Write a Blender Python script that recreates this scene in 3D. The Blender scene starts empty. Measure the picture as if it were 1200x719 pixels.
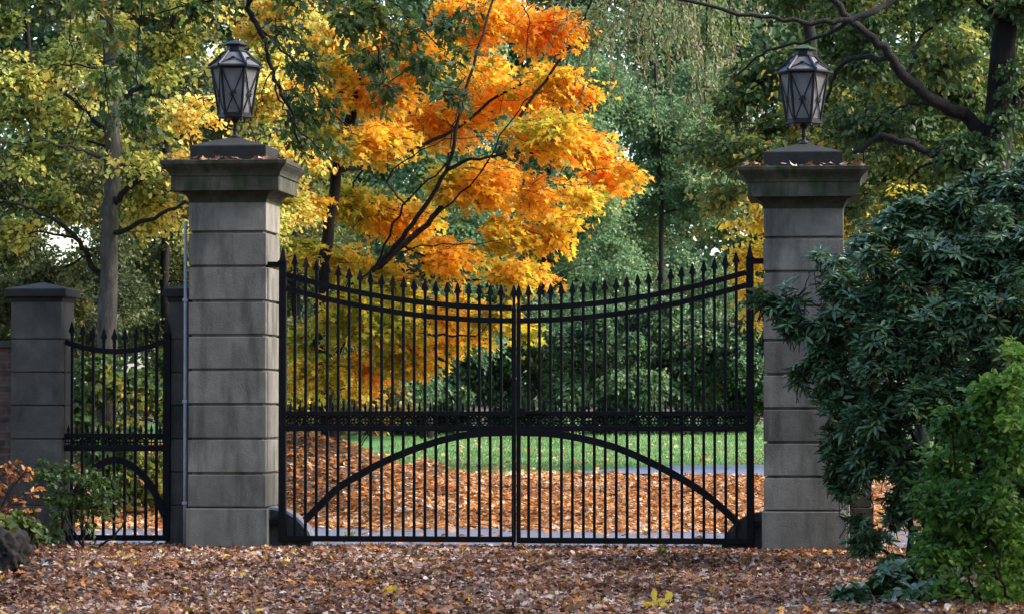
import bpy, bmesh, math
import numpy as np
from mathutils import Vector, Matrix, noise

SC = bpy.context.scene
COL = SC.collection
RNG = np.random.default_rng(11)

# ---------------------------------------------------------------- camera frame
F = 3740.0                                   # focal length in photo pixels (1200 wide)
CAM = Vector((0.0, -34.0, 1.6))
YAW = math.atan(390.0 / F)
PITCH = math.atan(110.5 / F)
cam_d = bpy.data.cameras.new('camera')
cam = bpy.data.objects.new('camera', cam_d); COL.objects.link(cam)
cam.location = CAM
cam.rotation_euler = (math.pi / 2 + PITCH, 0, YAW)
cam_d.lens = F * 36.0 / 1200.0
cam_d.sensor_width = 36.0
cam_d.clip_start = 0.5
cam_d.clip_end = 3000
cam_d.dof.use_dof = True
cam_d.dof.focus_distance = 35.0
cam_d.dof.aperture_fstop = 10.0
SC.camera = cam
RM = cam.rotation_euler.to_matrix()

def P(px, py, y):
    """point of the place, on the vertical plane at distance y behind the gate"""
    d = RM @ Vector(((px - 600) / F, (359.5 - py) / F, -1.0))
    return CAM + d * ((y - CAM.y) / d.y)

def ppm(y):
    return F / (y + 34.0)

# ---------------------------------------------------------------- terrain
def hgt(x, y):
    x = np.asarray(x, float); y = np.asarray(y, float)
    a = np.clip(y - 6, 0, 60)
    h = 0.0044 * a ** 1.328
    h = h + 0.02 * np.clip(y - 66, 0, 80)
    h = h + 0.88 * np.exp(-((x + 8.1) / 1.7) ** 2 - ((y - 13.5) / 3.2) ** 2)
    h = h + 0.9 * np.exp(-((x + 12.5) / 3.5) ** 2 - ((y - 16) / 4.5) ** 2)
    h = h + 0.34 * np.exp(-((x + 6.6) / 0.42) ** 2 - ((y - 17.0) / 1.0) ** 2)
    h = h + 0.26 * np.exp(-((x + 6.75) / 0.9) ** 2 - ((y + 7.5) / 1.1) ** 2)
    h = h + 0.25 * np.exp(-((x - 3.2) / 1.8) ** 2 - ((y + 6.5) / 2.5) ** 2)
    h = h + 0.03 * np.sin(x * 1.7 + 1.1) * np.sin(y * 1.3) * np.clip((-y) / 3, 0, 1)
    return h

# ---------------------------------------------------------------- geometry store
class Geo:
    """collects vertices and faces that become ONE mesh object"""
    def __init__(s):
        s.v = []; s.f = []; s.t = []; s.n = 0
    def add(s, v, f, t=0.5):
        v = np.asarray(v, float).reshape(-1, 3)
        s.v.append(v)
        s.f.extend([tuple(i + s.n for i in q) for q in f])
        s.t.append(np.full(len(v), t) if np.isscalar(t) else np.asarray(t, float))
        s.n += len(v)
    def box(s, c, size, bev=0.0, t=0.5):
        bm = bmesh.new()
        bmesh.ops.create_cube(bm, size=1.0, matrix=Matrix.Translation(c) @ Matrix.Diagonal((*size, 1)))
        if bev:
            bmesh.ops.bevel(bm, geom=list(bm.edges), offset=bev, segments=2, affect='EDGES', profile=0.6)
        s.bm(bm, t)
    def bm(s, bm, t=0.5):
        bm.verts.index_update()
        s.add([v.co[:] for v in bm.verts], [[v.index for v in f.verts] for f in bm.faces], t)
        bm.free()
    def tube(s, pts, rad, sides=8, t=0.5, cap=True):
        pts = np.asarray(pts, float); n = len(pts)
        rad = np.full(n, rad) if np.isscalar(rad) else np.asarray(rad, float)
        d = np.gradient(pts, axis=0); d /= np.linalg.norm(d, axis=1)[:, None] + 1e-9
        ref = np.array([0, 0, 1.0]) if abs(d[0][2]) < 0.9 else np.array([0, 1.0, 0])
        u = np.cross(d, ref); u /= np.linalg.norm(u, axis=1)[:, None] + 1e-9
        w = np.cross(d, u)
        a = np.arange(sides) * 2 * math.pi / sides
        ring = pts[:, None] + rad[:, None, None] * (np.cos(a)[None, :, None] * u[:, None] + np.sin(a)[None, :, None] * w[:, None])
        f = []
        for i in range(n - 1):
            for j in range(sides):
                k = (j + 1) % sides
                f.append((i * sides + j, i * sides + k, (i + 1) * sides + k, (i + 1) * sides + j))
        if cap:
            f.append(tuple(range(sides))[::-1]); f.append(tuple((n - 1) * sides + j for j in range(sides)))
        s.add(ring.reshape(-1, 3), f, t)
    def bar(s, pts, w, d, axis=(0, 1, 0)):
        """flat iron bar: w in the plane of the curve, d along axis"""
        pts = np.asarray(pts, float); n = len(pts)
        ax = np.asarray(axis, float)
        t = np.gradient(pts, axis=0); t /= np.linalg.norm(t, axis=1)[:, None]
        u = np.cross(t, ax); u /= np.linalg.norm(u, axis=1)[:, None]
        v = []
        for i in range(n):
            for a, b in ((-1, -1), (1, -1), (1, 1), (-1, 1)):
                v.append(pts[i] + u[i] * a * w / 2 + ax * b * d / 2)
        f = []
        for i in range(n - 1):
            for j in range(4):
                k = (j + 1) % 4
                f.append((i * 4 + j, i * 4 + k, i * 4 + 4 + k, i * 4 + 4 + j))
        f.append((0, 1, 2, 3)); f.append(tuple((n - 1) * 4 + j for j in (3, 2, 1, 0)))
        s.add(v, f)
    def square_lathe(s, cx, cy, prof):
        """square mitred moulding: prof = [(half_width, z), ...] bottom to top, closed ends"""
        v = []
        for h, z in prof:
            v += [(cx - h, cy - h, z), (cx + h, cy - h, z), (cx + h, cy + h, z), (cx - h, cy + h, z)]
        f = [(3, 2, 1, 0)]
        for i in range(len(prof) - 1):
            for j in range(4):
                k = (j + 1) % 4
                f.append((i * 4 + j, i * 4 + k, i * 4 + 4 + k, i * 4 + 4 + j))
        m = 4 * (len(prof) - 1)
        f.append((m, m + 1, m + 2, m + 3))
        s.add(v, f)
    def ngon_lathe(s, cx, cy, prof, sides=6, rot=0.0):
        v = []; f = [tuple(range(sides))[::-1]]
        for r, z in prof:
            for j in range(sides):
                a = rot + j * 2 * math.pi / sides
                v.append((cx + r * math.cos(a), cy + r * math.sin(a), z))
        for i in range(len(prof) - 1):
            for j in range(sides):
                k = (j + 1) % sides
                f.append((i * sides + j, i * sides + k, (i + 1) * sides + k, (i + 1) * sides + j))
        m = sides * (len(prof) - 1)
        f.append(tuple(m + j for j in range(sides)))
        s.add(v, f)

def link(name, me, mat, parent=None, smooth=False):
    o = bpy.data.objects.new(name, me); COL.objects.link(o)
    if mat is not None: me.materials.append(mat)
    if parent is not None: o.parent = parent
    if smooth: me.polygons.foreach_set('use_smooth', [True] * len(me.polygons))
    return o

def root_of(o):
    while o.parent: o = o.parent
    return o

def obj(name, g, mat, parent=None, smooth=False):
    off = np.array(root_of(parent).location if parent else (0, 0, 0))
    v = np.concatenate(g.v) - off
    me = bpy.data.meshes.new(name)
    me.from_pydata(v.tolist(), [], g.f); me.update()
    at = me.attributes.new('tint', 'FLOAT', 'POINT'); at.data.foreach_set('value', np.concatenate(g.t))
    return link(name, me, mat, parent, smooth)

def bulk(name, V, Fa, T, mat, parent=None):
    """big leaf mesh: V (n,3), Fa list of (faces array (m,k)), T tint per vertex"""
    off = np.array(root_of(parent).location if parent else (0, 0, 0))
    me = bpy.data.meshes.new(name)
    V = V - off
    loops = np.concatenate([a.ravel() for a in Fa]).astype(np.int32)
    tot = np.concatenate([np.full(len(a), a.shape[1]) for a in Fa]).astype(np.int32)
    st = np.concatenate([[0], np.cumsum(tot)[:-1]]).astype(np.int32)
    me.vertices.add(len(V)); me.vertices.foreach_set('co', V.astype(np.float32).ravel())
    me.loops.add(len(loops)); me.loops.foreach_set('vertex_index', loops)
    me.polygons.add(len(tot)); me.polygons.foreach_set('loop_start', st); me.polygons.foreach_set('loop_total', tot)
    me.update(calc_edges=True); me.validate()
    at = me.attributes.new('tint', 'FLOAT', 'POINT'); at.data.foreach_set('value', np.asarray(T, np.float32))
    return link(name, me, mat, parent)

def thing(name, loc, label, cat, group=None):
    o = bpy.data.objects.new(name, None); COL.objects.link(o)
    o.location = loc; o.empty_display_size = 0.2
    return tag(o, label, cat, group)
def tag(o, label, cat, group=None, kind=None):
    o['label'] = label; o['category'] = cat
    if group: o['group'] = group
    if kind: o['kind'] = kind
    return o

# ---------------------------------------------------------------- materials
def new_mat(name):
    m = bpy.data.materials.new(name); m.use_nodes = True
    nt = m.node_tree; nt.nodes.clear()
    out = nt.nodes.new('ShaderNodeOutputMaterial')
    return m, nt, out
def N(nt, kind, **kw):
    n = nt.nodes.new(kind)
    for k, v in kw.items():
        if k in n.inputs: n.inputs[k].default_value = v
        else: setattr(n, k, v)
    return n
def ramp(nt, stops, interp='LINEAR'):
    n = nt.nodes.new('ShaderNodeValToRGB'); e = n.color_ramp.elements
    n.color_ramp.interpolation = interp
    while len(e) < len(stops): e.new(0.5)
    for el, (p, c) in zip(e, stops):
        el.position = p; el.color = (*c, 1)
    return n

def leaf_mat(name, stops, trans=0.4, rough=0.5, spec=0.35, tcol=1.25, mottled=0.25):
    m, nt, out = new_mat(name); L = nt.links.new
    at = N(nt, 'ShaderNodeAttribute', attribute_name='tint')
    r = ramp(nt, stops); L(at.outputs['Fac'], r.inputs[0])
    tc = N(nt, 'ShaderNodeTexCoord'); no = N(nt, 'ShaderNodeTexNoise', Scale=38.0, Detail=2.0)
    L(tc.outputs['Object'], no.inputs['Vector'])
    mr = N(nt, 'ShaderNodeMapRange'); mr.inputs['To Min'].default_value = 1 - mottled; mr.inputs['To Max'].default_value = 1 + mottled
    L(no.outputs['Fac'], mr.inputs['Value'])
    mul = N(nt, 'ShaderNodeVectorMath', operation='SCALE'); L(r.outputs[0], mul.inputs[0]); L(mr.outputs[0], mul.inputs['Scale'])
    p = N(nt, 'ShaderNodeBsdfPrincipled', Roughness=rough); p.inputs['Specular IOR Level'].default_value = spec
    L(mul.outputs[0], p.inputs['Base Color'])
    t = N(nt, 'ShaderNodeBsdfTranslucent')
    m2 = N(nt, 'ShaderNodeVectorMath', operation='SCALE'); m2.inputs['Scale'].default_value = tcol
    L(mul.outputs[0], m2.inputs[0]); L(m2.outputs[0], t.inputs['Color'])
    mx = N(nt, 'ShaderNodeMixShader'); mx.inputs[0].default_value = trans
    L(p.outputs[0], mx.inputs[1]); L(t.outputs[0], mx.inputs[2]); L(mx.outputs[0], out.inputs[0])
    return m

def noise_mat(name, stops, scale=6.0, detail=8.0, rough=0.85, bump=0.3, bscale=None, stretch=(1, 1, 1), spec=0.3, metal=0.0, second=None, blocks=False):
    m, nt, out = new_mat(name); L = nt.links.new
    tc = N(nt, 'ShaderNodeTexCoord'); mp = N(nt, 'ShaderNodeMapping'); mp.inputs['Scale'].default_value = stretch
    L(tc.outputs['Object'], mp.inputs[0])
    n1 = N(nt, 'ShaderNodeTexNoise', Scale=scale, Detail=detail, Roughness=0.65); L(mp.outputs[0], n1.inputs['Vector'])
    r = ramp(nt, stops); L(n1.outputs['Fac'], r.inputs[0]); colr = r.outputs[0]
    if second:                                   # (colour, scale, stretch, low, high): stains with a shape of their own
        c2, s2, st2, lo, hi = second
        mp2 = N(nt, 'ShaderNodeMapping'); mp2.inputs['Scale'].default_value = st2; L(tc.outputs['Object'], mp2.inputs[0])
        n2 = N(nt, 'ShaderNodeTexNoise', Scale=s2, Detail=6.0, Roughness=0.6); L(mp2.outputs[0], n2.inputs['Vector'])
        mr = N(nt, 'ShaderNodeMapRange'); mr.inputs['From Min'].default_value = lo; mr.inputs['From Max'].default_value = hi
        L(n2.outputs['Fac'], mr.inputs['Value'])
        mx = N(nt, 'ShaderNodeMix', data_type='RGBA'); L(mr.outputs[0], mx.inputs[0])
        L(colr, mx.inputs[6]); mx.inputs[7].default_value = (*c2, 1); colr = mx.outputs[2]
    if blocks:                                   # every block of masonry has its own tone
        at = N(nt, 'ShaderNodeAttribute', attribute_name='tint')
        mr = N(nt, 'ShaderNodeMapRange'); mr.inputs['To Min'].default_value = .78; mr.inputs['To Max'].default_value = 1.32; L(at.outputs['Fac'], mr.inputs['Value'])
        n3 = N(nt, 'ShaderNodeTexNoise', Scale=26.0, Detail=8.0, Roughness=0.75); L(tc.outputs['Object'], n3.inputs['Vector'])
        m3 = N(nt, 'ShaderNodeMapRange'); m3.inputs['To Min'].default_value = .8; m3.inputs['To Max'].default_value = 1.2; L(n3.outputs['Fac'], m3.inputs['Value'])
        mm = N(nt, 'ShaderNodeMath', operation='MULTIPLY'); L(mr.outputs[0], mm.inputs[0]); L(m3.outputs[0], mm.inputs[1])
        vs = N(nt, 'ShaderNodeVectorMath', operation='SCALE'); L(colr, vs.inputs[0]); L(mm.outputs[0], vs.inputs['Scale']); colr = vs.outputs[0]
    p = N(nt, 'ShaderNodeBsdfPrincipled', Roughness=rough, Metallic=metal); p.inputs['Specular IOR Level'].default_value = spec
    L(colr, p.inputs['Base Color'])
    if bump:
        nb = N(nt, 'ShaderNodeTexNoise', Scale=bscale or scale * 6, Detail=6.0); L(mp.outputs[0], nb.inputs['Vector'])
        b = N(nt, 'ShaderNodeBump', Strength=bump, Distance=0.02); L(nb.outputs['Fac'], b.inputs['Height']); L(b.outputs[0], p.inputs['Normal'])
    L(p.outputs[0], out.inputs[0])
    return m

M = {}
M['stone'] = noise_mat('sandstone', [(0.3, (0.115, 0.105, 0.088)), (0.5, (0.165, 0.152, 0.128)), (0.72, (0.225, 0.21, 0.18))], 2.2, 10, 0.9, 0.25, 60,
                       second=((0.055, 0.052, 0.042), 1.8, (2.8, 2.8, 0.6), 0.47, 0.72), blocks=True)
M['stone_cap'] = noise_mat('mossy_stone', [(0.3, (0.032, 0.029, 0.02)), (0.55, (0.06, 0.055, 0.04)), (0.75, (0.115, 0.105, 0.08))], 4, 10, 0.95, 0.35, 50,
                           second=((0.022, 0.036, 0.012), 3.0, (4, 4, 0.6), 0.45, 0.65))
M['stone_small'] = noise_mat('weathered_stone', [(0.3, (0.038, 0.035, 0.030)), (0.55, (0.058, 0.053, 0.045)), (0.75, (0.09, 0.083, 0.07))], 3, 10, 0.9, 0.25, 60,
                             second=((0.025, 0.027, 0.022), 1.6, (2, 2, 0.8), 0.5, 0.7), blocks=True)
M['slate'] = noise_mat('dark_plinth_stone', [(0.3, (0.007, 0.0075, 0.007)), (0.7, (0.022, 0.022, 0.02))], 5, 8, 0.8, 0.3, 50)
M['iron'] = noise_mat('black_painted_iron', [(0.35, (0.004, 0.004, 0.005)), (0.7, (0.009, 0.009, 0.010))], 9, 6, 0.5, 0.1, 90, spec=0.08)
M['lamp_iron'] = noise_mat('lantern_iron', [(0.3, (0.006, 0.006, 0.007)), (0.7, (0.016, 0.016, 0.018))], 12, 6, 0.4, 0.2, 80, spec=0.2)
M['pipe'] = noise_mat('grey_pipe', [(0.3, (0.22, 0.22, 0.23)), (0.7, (0.36, 0.36, 0.38))], 5, 6, 0.5, 0.1)
M['guard'] = noise_mat('guard_stone', [(0.3, (0.02, 0.02, 0.02)), (0.7, (0.06, 0.06, 0.058))], 6, 8, 0.8, 0.3, 40)
M['rim'] = noise_mat('rim_painted_highlight', [(0.3, (0.25, 0.25, 0.27)), (0.7, (0.45, 0.45, 0.48))], 8, 6, 0.4, 0.15, 60, metal=0.4)  # pale tone is the lit edge's highlight, put into the colour
M['soil'] = noise_mat('leafy_soil', [(0.3, (0.03, 0.02, 0.014)), (0.55, (0.10, 0.065, 0.045)), (0.75, (0.20, 0.13, 0.09))], 9, 12, 0.95, 0.8, 30)
M['asphalt'] = noise_mat('asphalt', [(0.3, (0.09, 0.10, 0.14)), (0.7, (0.15, 0.162, 0.215))], 3, 12, 0.5, 0.25, 160, spec=0.5)  # blue of the reflected sky is mixed into the base colour
M['turf'] = noise_mat('turf', [(0.3, (0.035, 0.10, 0.02)), (0.55, (0.06, 0.16, 0.03)), (0.75, (0.10, 0.19, 0.05))], 1.5, 12, 0.9, 0.6, 40)
M['rock'] = noise_mat('mossy_rock', [(0.3, (0.012, 0.010, 0.008)), (0.6, (0.035, 0.028, 0.022)), (0.8, (0.08, 0.07, 0.06))], 5, 12, 0.95, 0.9, 18)
M['bark_grey'] = noise_mat('grey_bark', [(0.3, (0.028, 0.026, 0.021)), (0.55, (0.065, 0.06, 0.05)), (0.75, (0.12, 0.115, 0.095))], 7, 10, 0.9, 0.7, 25, stretch=(2.2, 2.2, 0.7),
                           second=((0.05, 0.07, 0.03), 1.2, (1, 1, 0.5), 0.52, 0.7))
M['bark_dark'] = noise_mat('dark_bark', [(0.3, (0.004, 0.0035, 0.003)), (0.55, (0.010, 0.0085, 0.0075)), (0.75, (0.022, 0.02, 0.018))], 8, 10, 0.9, 0.8, 22, stretch=(2.5, 2.5, 0.6))

def brick_mat():
    m, nt, out = new_mat('old_brick'); L = nt.links.new
    tc = N(nt, 'ShaderNodeTexCoord'); mp = N(nt, 'ShaderNodeMapping'); mp.inputs['Rotation'].default_value = (math.pi / 2, 0, 0)
    L(tc.outputs['Object'], mp.inputs[0])
    b = N(nt, 'ShaderNodeTexBrick', Scale=1.0); L(mp.outputs[0], b.inputs['Vector'])
    b.inputs['Color1'].default_value = (0.10, 0.045, 0.03, 1); b.inputs['Color2'].default_value = (0.16, 0.075, 0.05, 1)
    b.inputs['Mortar'].default_value = (0.11, 0.10, 0.09, 1)
    b.inputs['Brick Width'].default_value = 0.23; b.inputs['Row Height'].default_value = 0.085; b.inputs['Mortar Size'].default_value = 0.012
    no = N(nt, 'ShaderNodeTexNoise', Scale=7.0, Detail=8.0); L(tc.outputs['Object'], no.inputs['Vector'])
    r = ramp(nt, [(0.3, (0.35, 0.35, 0.35)), (0.7, (1.1, 1.1, 1.1))]); L(no.outputs['Fac'], r.inputs[0])
    mx = N(nt, 'ShaderNodeMix', data_type='RGBA', blend_type='MULTIPLY'); mx.inputs[0].default_value = 1
    L(b.outputs['Color'], mx.inputs[6]); L(r.outputs[0], mx.inputs[7])
    p = N(nt, 'ShaderNodeBsdfPrincipled', Roughness=0.9); L(mx.outputs[2], p.inputs['Base Color'])
    bp = N(nt, 'ShaderNodeBump', Strength=0.6, Distance=0.01, invert=True); L(b.outputs['Fac'], bp.inputs['Height']); L(bp.outputs[0], p.inputs['Normal'])
    L(p.outputs[0], out.inputs[0]); return m
M['brick'] = brick_mat()

def glass_mat():
    m, nt, out = new_mat('frosted_lantern_glass'); L = nt.links.new
    tc = N(nt, 'ShaderNodeTexCoord'); no = N(nt, 'ShaderNodeTexNoise', Scale=6.0, Detail=6.0); L(tc.outputs['Object'], no.inputs['Vector'])
    r = ramp(nt, [(0.3, (0.22, 0.22, 0.235)), (0.7, (0.44, 0.44, 0.46))]); L(no.outputs['Fac'], r.inputs[0])
    p = N(nt, 'ShaderNodeBsdfPrincipled', Roughness=0.35); L(r.outputs[0], p.inputs['Base Color'])
    t = N(nt, 'ShaderNodeBsdfTranslucent'); L(r.outputs[0], t.inputs['Color'])
    mx = N(nt, 'ShaderNodeMixShader'); mx.inputs[0].default_value = 0.6
    L(p.outputs[0], mx.inputs[1]); L(t.outputs[0], mx.inputs[2])
    tr = N(nt, 'ShaderNodeBsdfTransparent'); mx2 = N(nt, 'ShaderNodeMixShader'); mx2.inputs[0].default_value = 0.25
    L(mx.outputs[0], mx2.inputs[1]); L(tr.outputs[0], mx2.inputs[2])
    L(mx2.outputs[0], out.inputs[0]); return m
M['glass'] = glass_mat()

M['maple'] = leaf_mat('maple_leaf', [(0.0, (0.32, 0.34, 0.035)), (0.15, (0.68, 0.48, 0.04)), (0.42, (0.84, 0.46, 0.035)), (0.72, (0.84, 0.32, 0.025)), (1.0, (0.76, 0.19, 0.025))], 0.6, 0.5, 0.3, 1.18)
M['lime'] = leaf_mat('yellow_green_leaf', [(0.0, (0.05, 0.09, 0.02)), (0.25, (0.17, 0.23, 0.045)), (0.5, (0.48, 0.50, 0.11)), (0.82, (0.70, 0.58, 0.13)), (1.0, (0.70, 0.38, 0.05))], 0.45, 0.45, 0.35)
M['oak'] = leaf_mat('oak_leaf', [(0.0, (0.03, 0.06, 0.012)), (0.55, (0.07, 0.12, 0.02)), (0.8, (0.16, 0.16, 0.03)), (1.0, (0.32, 0.14, 0.03))], 0.4, 0.45, 0.4)
M['mixed'] = leaf_mat('green_gold_leaf', [(0.0, (0.04, 0.08, 0.025)), (0.45, (0.10, 0.16, 0.04)), (0.75, (0.28, 0.27, 0.05)), (1.0, (0.60, 0.38, 0.05))], 0.42, 0.45, 0.35)
M['weep'] = leaf_mat('weeping_leaf', [(0.0, (0.07, 0.11, 0.05)), (0.5, (0.16, 0.22, 0.08)), (0.8, (0.26, 0.24, 0.12)), (1.0, (0.34, 0.26, 0.17))], 0.4, 0.5, 0.3)
M['yellow'] = leaf_mat('yellow_leaf', [(0.0, (0.22, 0.24, 0.03)), (0.4, (0.60, 0.46, 0.05)), (1.0, (0.80, 0.55, 0.05))], 0.5, 0.5, 0.3)
M['bluegreen'] = leaf_mat('blue_green_leaf', [(0.0, (0.045, 0.09, 0.04)), (0.5, (0.095, 0.175, 0.075)), (0.85, (0.15, 0.23, 0.10)), (1.0, (0.30, 0.31, 0.11))], 0.45, 0.5, 0.4)
M['deep'] = leaf_mat('deep_green_leaf', [(0.0, (0.025, 0.055, 0.025)), (0.5, (0.065, 0.125, 0.05)), (0.9, (0.11, 0.18, 0.065)), (1.0, (0.18, 0.12, 0.07))], 0.3, 0.45, 0.4)
M['rhodo'] = leaf_mat('leathery_leaf', [(0.0, (0.038, 0.075, 0.032)), (0.6, (0.08, 0.15, 0.06)), (0.92, (0.14, 0.21, 0.07)), (0.97, (0.25, 0.16, 0.04)), (1.0, (0.3, 0.14, 0.04))], 0.15, 0.3, 0.5, 1.0)
M['bright'] = leaf_mat('fresh_green_leaf', [(0.0, (0.05, 0.12, 0.018)), (0.5, (0.14, 0.26, 0.035)), (0.9, (0.22, 0.34, 0.05)), (1.0, (0.30, 0.28, 0.05))], 0.4, 0.5, 0.35)
M['olive'] = leaf_mat('olive_leaf', [(0.0, (0.035, 0.05, 0.02)), (0.5, (0.09, 0.11, 0.03)), (0.85, (0.22, 0.20, 0.05)), (1.0, (0.45, 0.28, 0.05))], 0.4, 0.5, 0.35)
M['litter'] = leaf_mat('fallen_leaf', [(0.0, (0.05, 0.028, 0.018)), (0.25, (0.16, 0.065, 0.03)), (0.5, (0.31, 0.135, 0.065)), (0.68, (0.42, 0.25, 0.17)), (0.84, (0.56, 0.45, 0.39)), (0.93, (0.60, 0.52, 0.47)), (0.96, (0.52, 0.20, 0.03)), (1.0, (0.58, 0.36, 0.05))], 0.12, 0.6, 0.3, 1.0, 0.3)
M['litter_orange'] = leaf_mat('fallen_maple_leaf', [(0.0, (0.09, 0.04, 0.02)), (0.3, (0.38, 0.13, 0.03)), (0.55, (0.60, 0.24, 0.055)), (0.78, (0.64, 0.36, 0.15)), (1.0, (0.68, 0.54, 0.44))], 0.2, 0.6, 0.3, 1.0, 0.3)
M['grass'] = leaf_mat('grass_blade', [(0.0, (0.08, 0.16, 0.045)), (0.6, (0.17, 0.30, 0.10)), (1.0, (0.30, 0.38, 0.17))], 0.35, 0.6, 0.3)

# ---------------------------------------------------------------- leaf templates
def fan(outline, c, cup=0.12, droop=0.12):
    full = outline + [(-x, y) for x, y in outline[-2:0:-1]]
    v = [(c[0], c[1], 0)] + [(x, y, cup * abs(x) - droop * max(y, 0) ** 2) for x, y in full]
    n = len(full)
    f = [(0, i + 1, (i + 1) % n + 1) for i in range(n)]
    return np.array(v, float), np.array(f)
T_MAPLE = fan([(0, 0), (.30, -.08), (.25, .20), (.60, .48), (.19, .54), (0, 1)], (0, .35))
T_OAK = fan([(0, 0), (.13, .18), (.07, .27), (.24, .42), (.12, .52), (.27, .68), (.12, .78), (0, 1)], (0, .5))
def oval(w, peak=0.42, cup=0.18, droop=0.2):
    v = [(0, 0, 0), (w * .75, .22, w * cup), (w, peak, w * cup * 1.3), (w * .72, .72, w * cup - droop * .4), (0, 1, -droop),
         (-w * .72, .72, w * cup - droop * .4), (-w, peak, w * cup * 1.3), (-w * .75, .22, w * cup)]
    return np.array(v, float), np.array([(0, 1, 2, 3), (0, 3, 4, 4), (0, 4, 5, 5), (0, 5, 6, 7)])
def oval4(w, cup=0.2, droop=0.2):
    v = [(0, 0, 0), (w, .35, w * cup), (w * .8, .7, w * cup - droop * .4), (0, 1, -droop), (-w * .8, .7, w * cup - droop * .4), (-w, .35, w * cup)]
    return np.array(v, float), np.array([(0, 1, 2, 3), (0, 3, 4, 5)])
T_OVAL = oval4(.33)
T_ROUND = oval4(.42)
T_LANCE = oval4(.15, 0.3, 0.08)
T_NARROW = oval4(.11, 0.2, 0.3)
T_BLADE = (np.array([(-.05, 0, 0), (.05, 0, 0), (.03, .6, .05), (0, 1, .2), (-.03, .6, .05)]), np.array([(0, 1, 2, 3), (0, 3, 4, 4)]))

def nrm(a):
    return a / (np.linalg.norm(a, axis=-1, keepdims=True) + 1e-9)

def leaves(pos, d, n, size, tint, tmpl):
    """numpy leaf cloud -> V, [F], T"""
    tv, tf = tmpl
    y = nrm(d); x = nrm(np.cross(y, n)); z = np.cross(x, y)
    k = len(tv); m = len(pos)
    size = np.broadcast_to(size, (m,))
    curl = RNG.uniform(0.3, 2.0, m)
    V = pos[:, None] + size[:, None, None] * (tv[None, :, 0:1] * x[:, None] + tv[None, :, 1:2] * y[:, None] + (tv[None, :, 2:3] * curl[:, None, None]) * z[:, None])
    base = (np.arange(m) * k)[:, None, None]
    Fs = (tf[None] + base).reshape(-1, tf.shape[1])
    if tf.shape[1] == 4:
        deg = (tf[:, 2] == tf[:, 3])
        dm = np.tile(deg, m)
        Fl = [a for a in (Fs[~dm], Fs[dm][:, :3]) if len(a)]
    else:
        Fl = [Fs]
    return V.reshape(-1, 3), Fl, np.repeat(tint, k)

def merge(parts):
    Vs, Fs, Ts, o = [], [], [], 0
    for V, Fl, T in parts:
        Vs.append(V); Ts.append(T); Fs += [f + o for f in Fl]; o += len(V)
    return np.concatenate(Vs), Fs, np.concatenate(Ts)

def nz(p, s, off=0.0):
    return np.array([noise.noise(Vector((q[0] * s + off, q[1] * s, q[2] * s))) for q in p])

def blob_arr(blobs, y0, dy=1.2, squash=0.8, deep=1.0):
    """[(px,py,r_px[,dy])] in the photo -> ellipsoids standing at about y0 behind the gate"""
    out = []
    for b in blobs:
        yy = y0 + (b[3] if len(b) > 3 else RNG.uniform(-dy, dy))
        p = P(b[0], b[1], yy); r = b[2] / ppm(yy)
        out.append((p.x, p.y, p.z, r, r * deep, r * squash))
    return np.array(out)

def lumpy(B, k=7, core=.66):
    """breaks each round mass into a core and smaller uneven lobes round it"""
    out = []
    for b in B:
        out.append(np.concatenate([b[:3], b[3:6] * core]))
        for j in range(k):
            d = nrm(RNG.normal(0, 1, 3)); f = RNG.uniform(.6, 1.08)
            out.append(np.concatenate([b[:3] + d * b[3:6] * f, b[3:6] * RNG.uniform(.16, .42)]))
    return np.array(out)

def scatter(B, n, shell=0.45, gap=0.0, gscale=1.2, zmin=None):
    w = (B[:, 3] * B[:, 5]) ; w = w / w.sum()
    i = RNG.choice(len(B), size=n, p=w)
    d = nrm(RNG.normal(size=(n, 3)))
    r = RNG.uniform(0, 1, n) ** shell
    pos = B[i, :3] + d * r[:, None] * B[i, 3:6]
    if gap > 0:
        keep = nz(pos, gscale, 3.1) + RNG.normal(0, 0.06, n) > (-0.55 + gap)
        pos, i, d = pos[keep], i[keep], d[keep]
    if zmin is not None:
        k = pos[:, 2] > zmin; pos, i, d = pos[k], i[k], d[k]
    return pos, i, d

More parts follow.
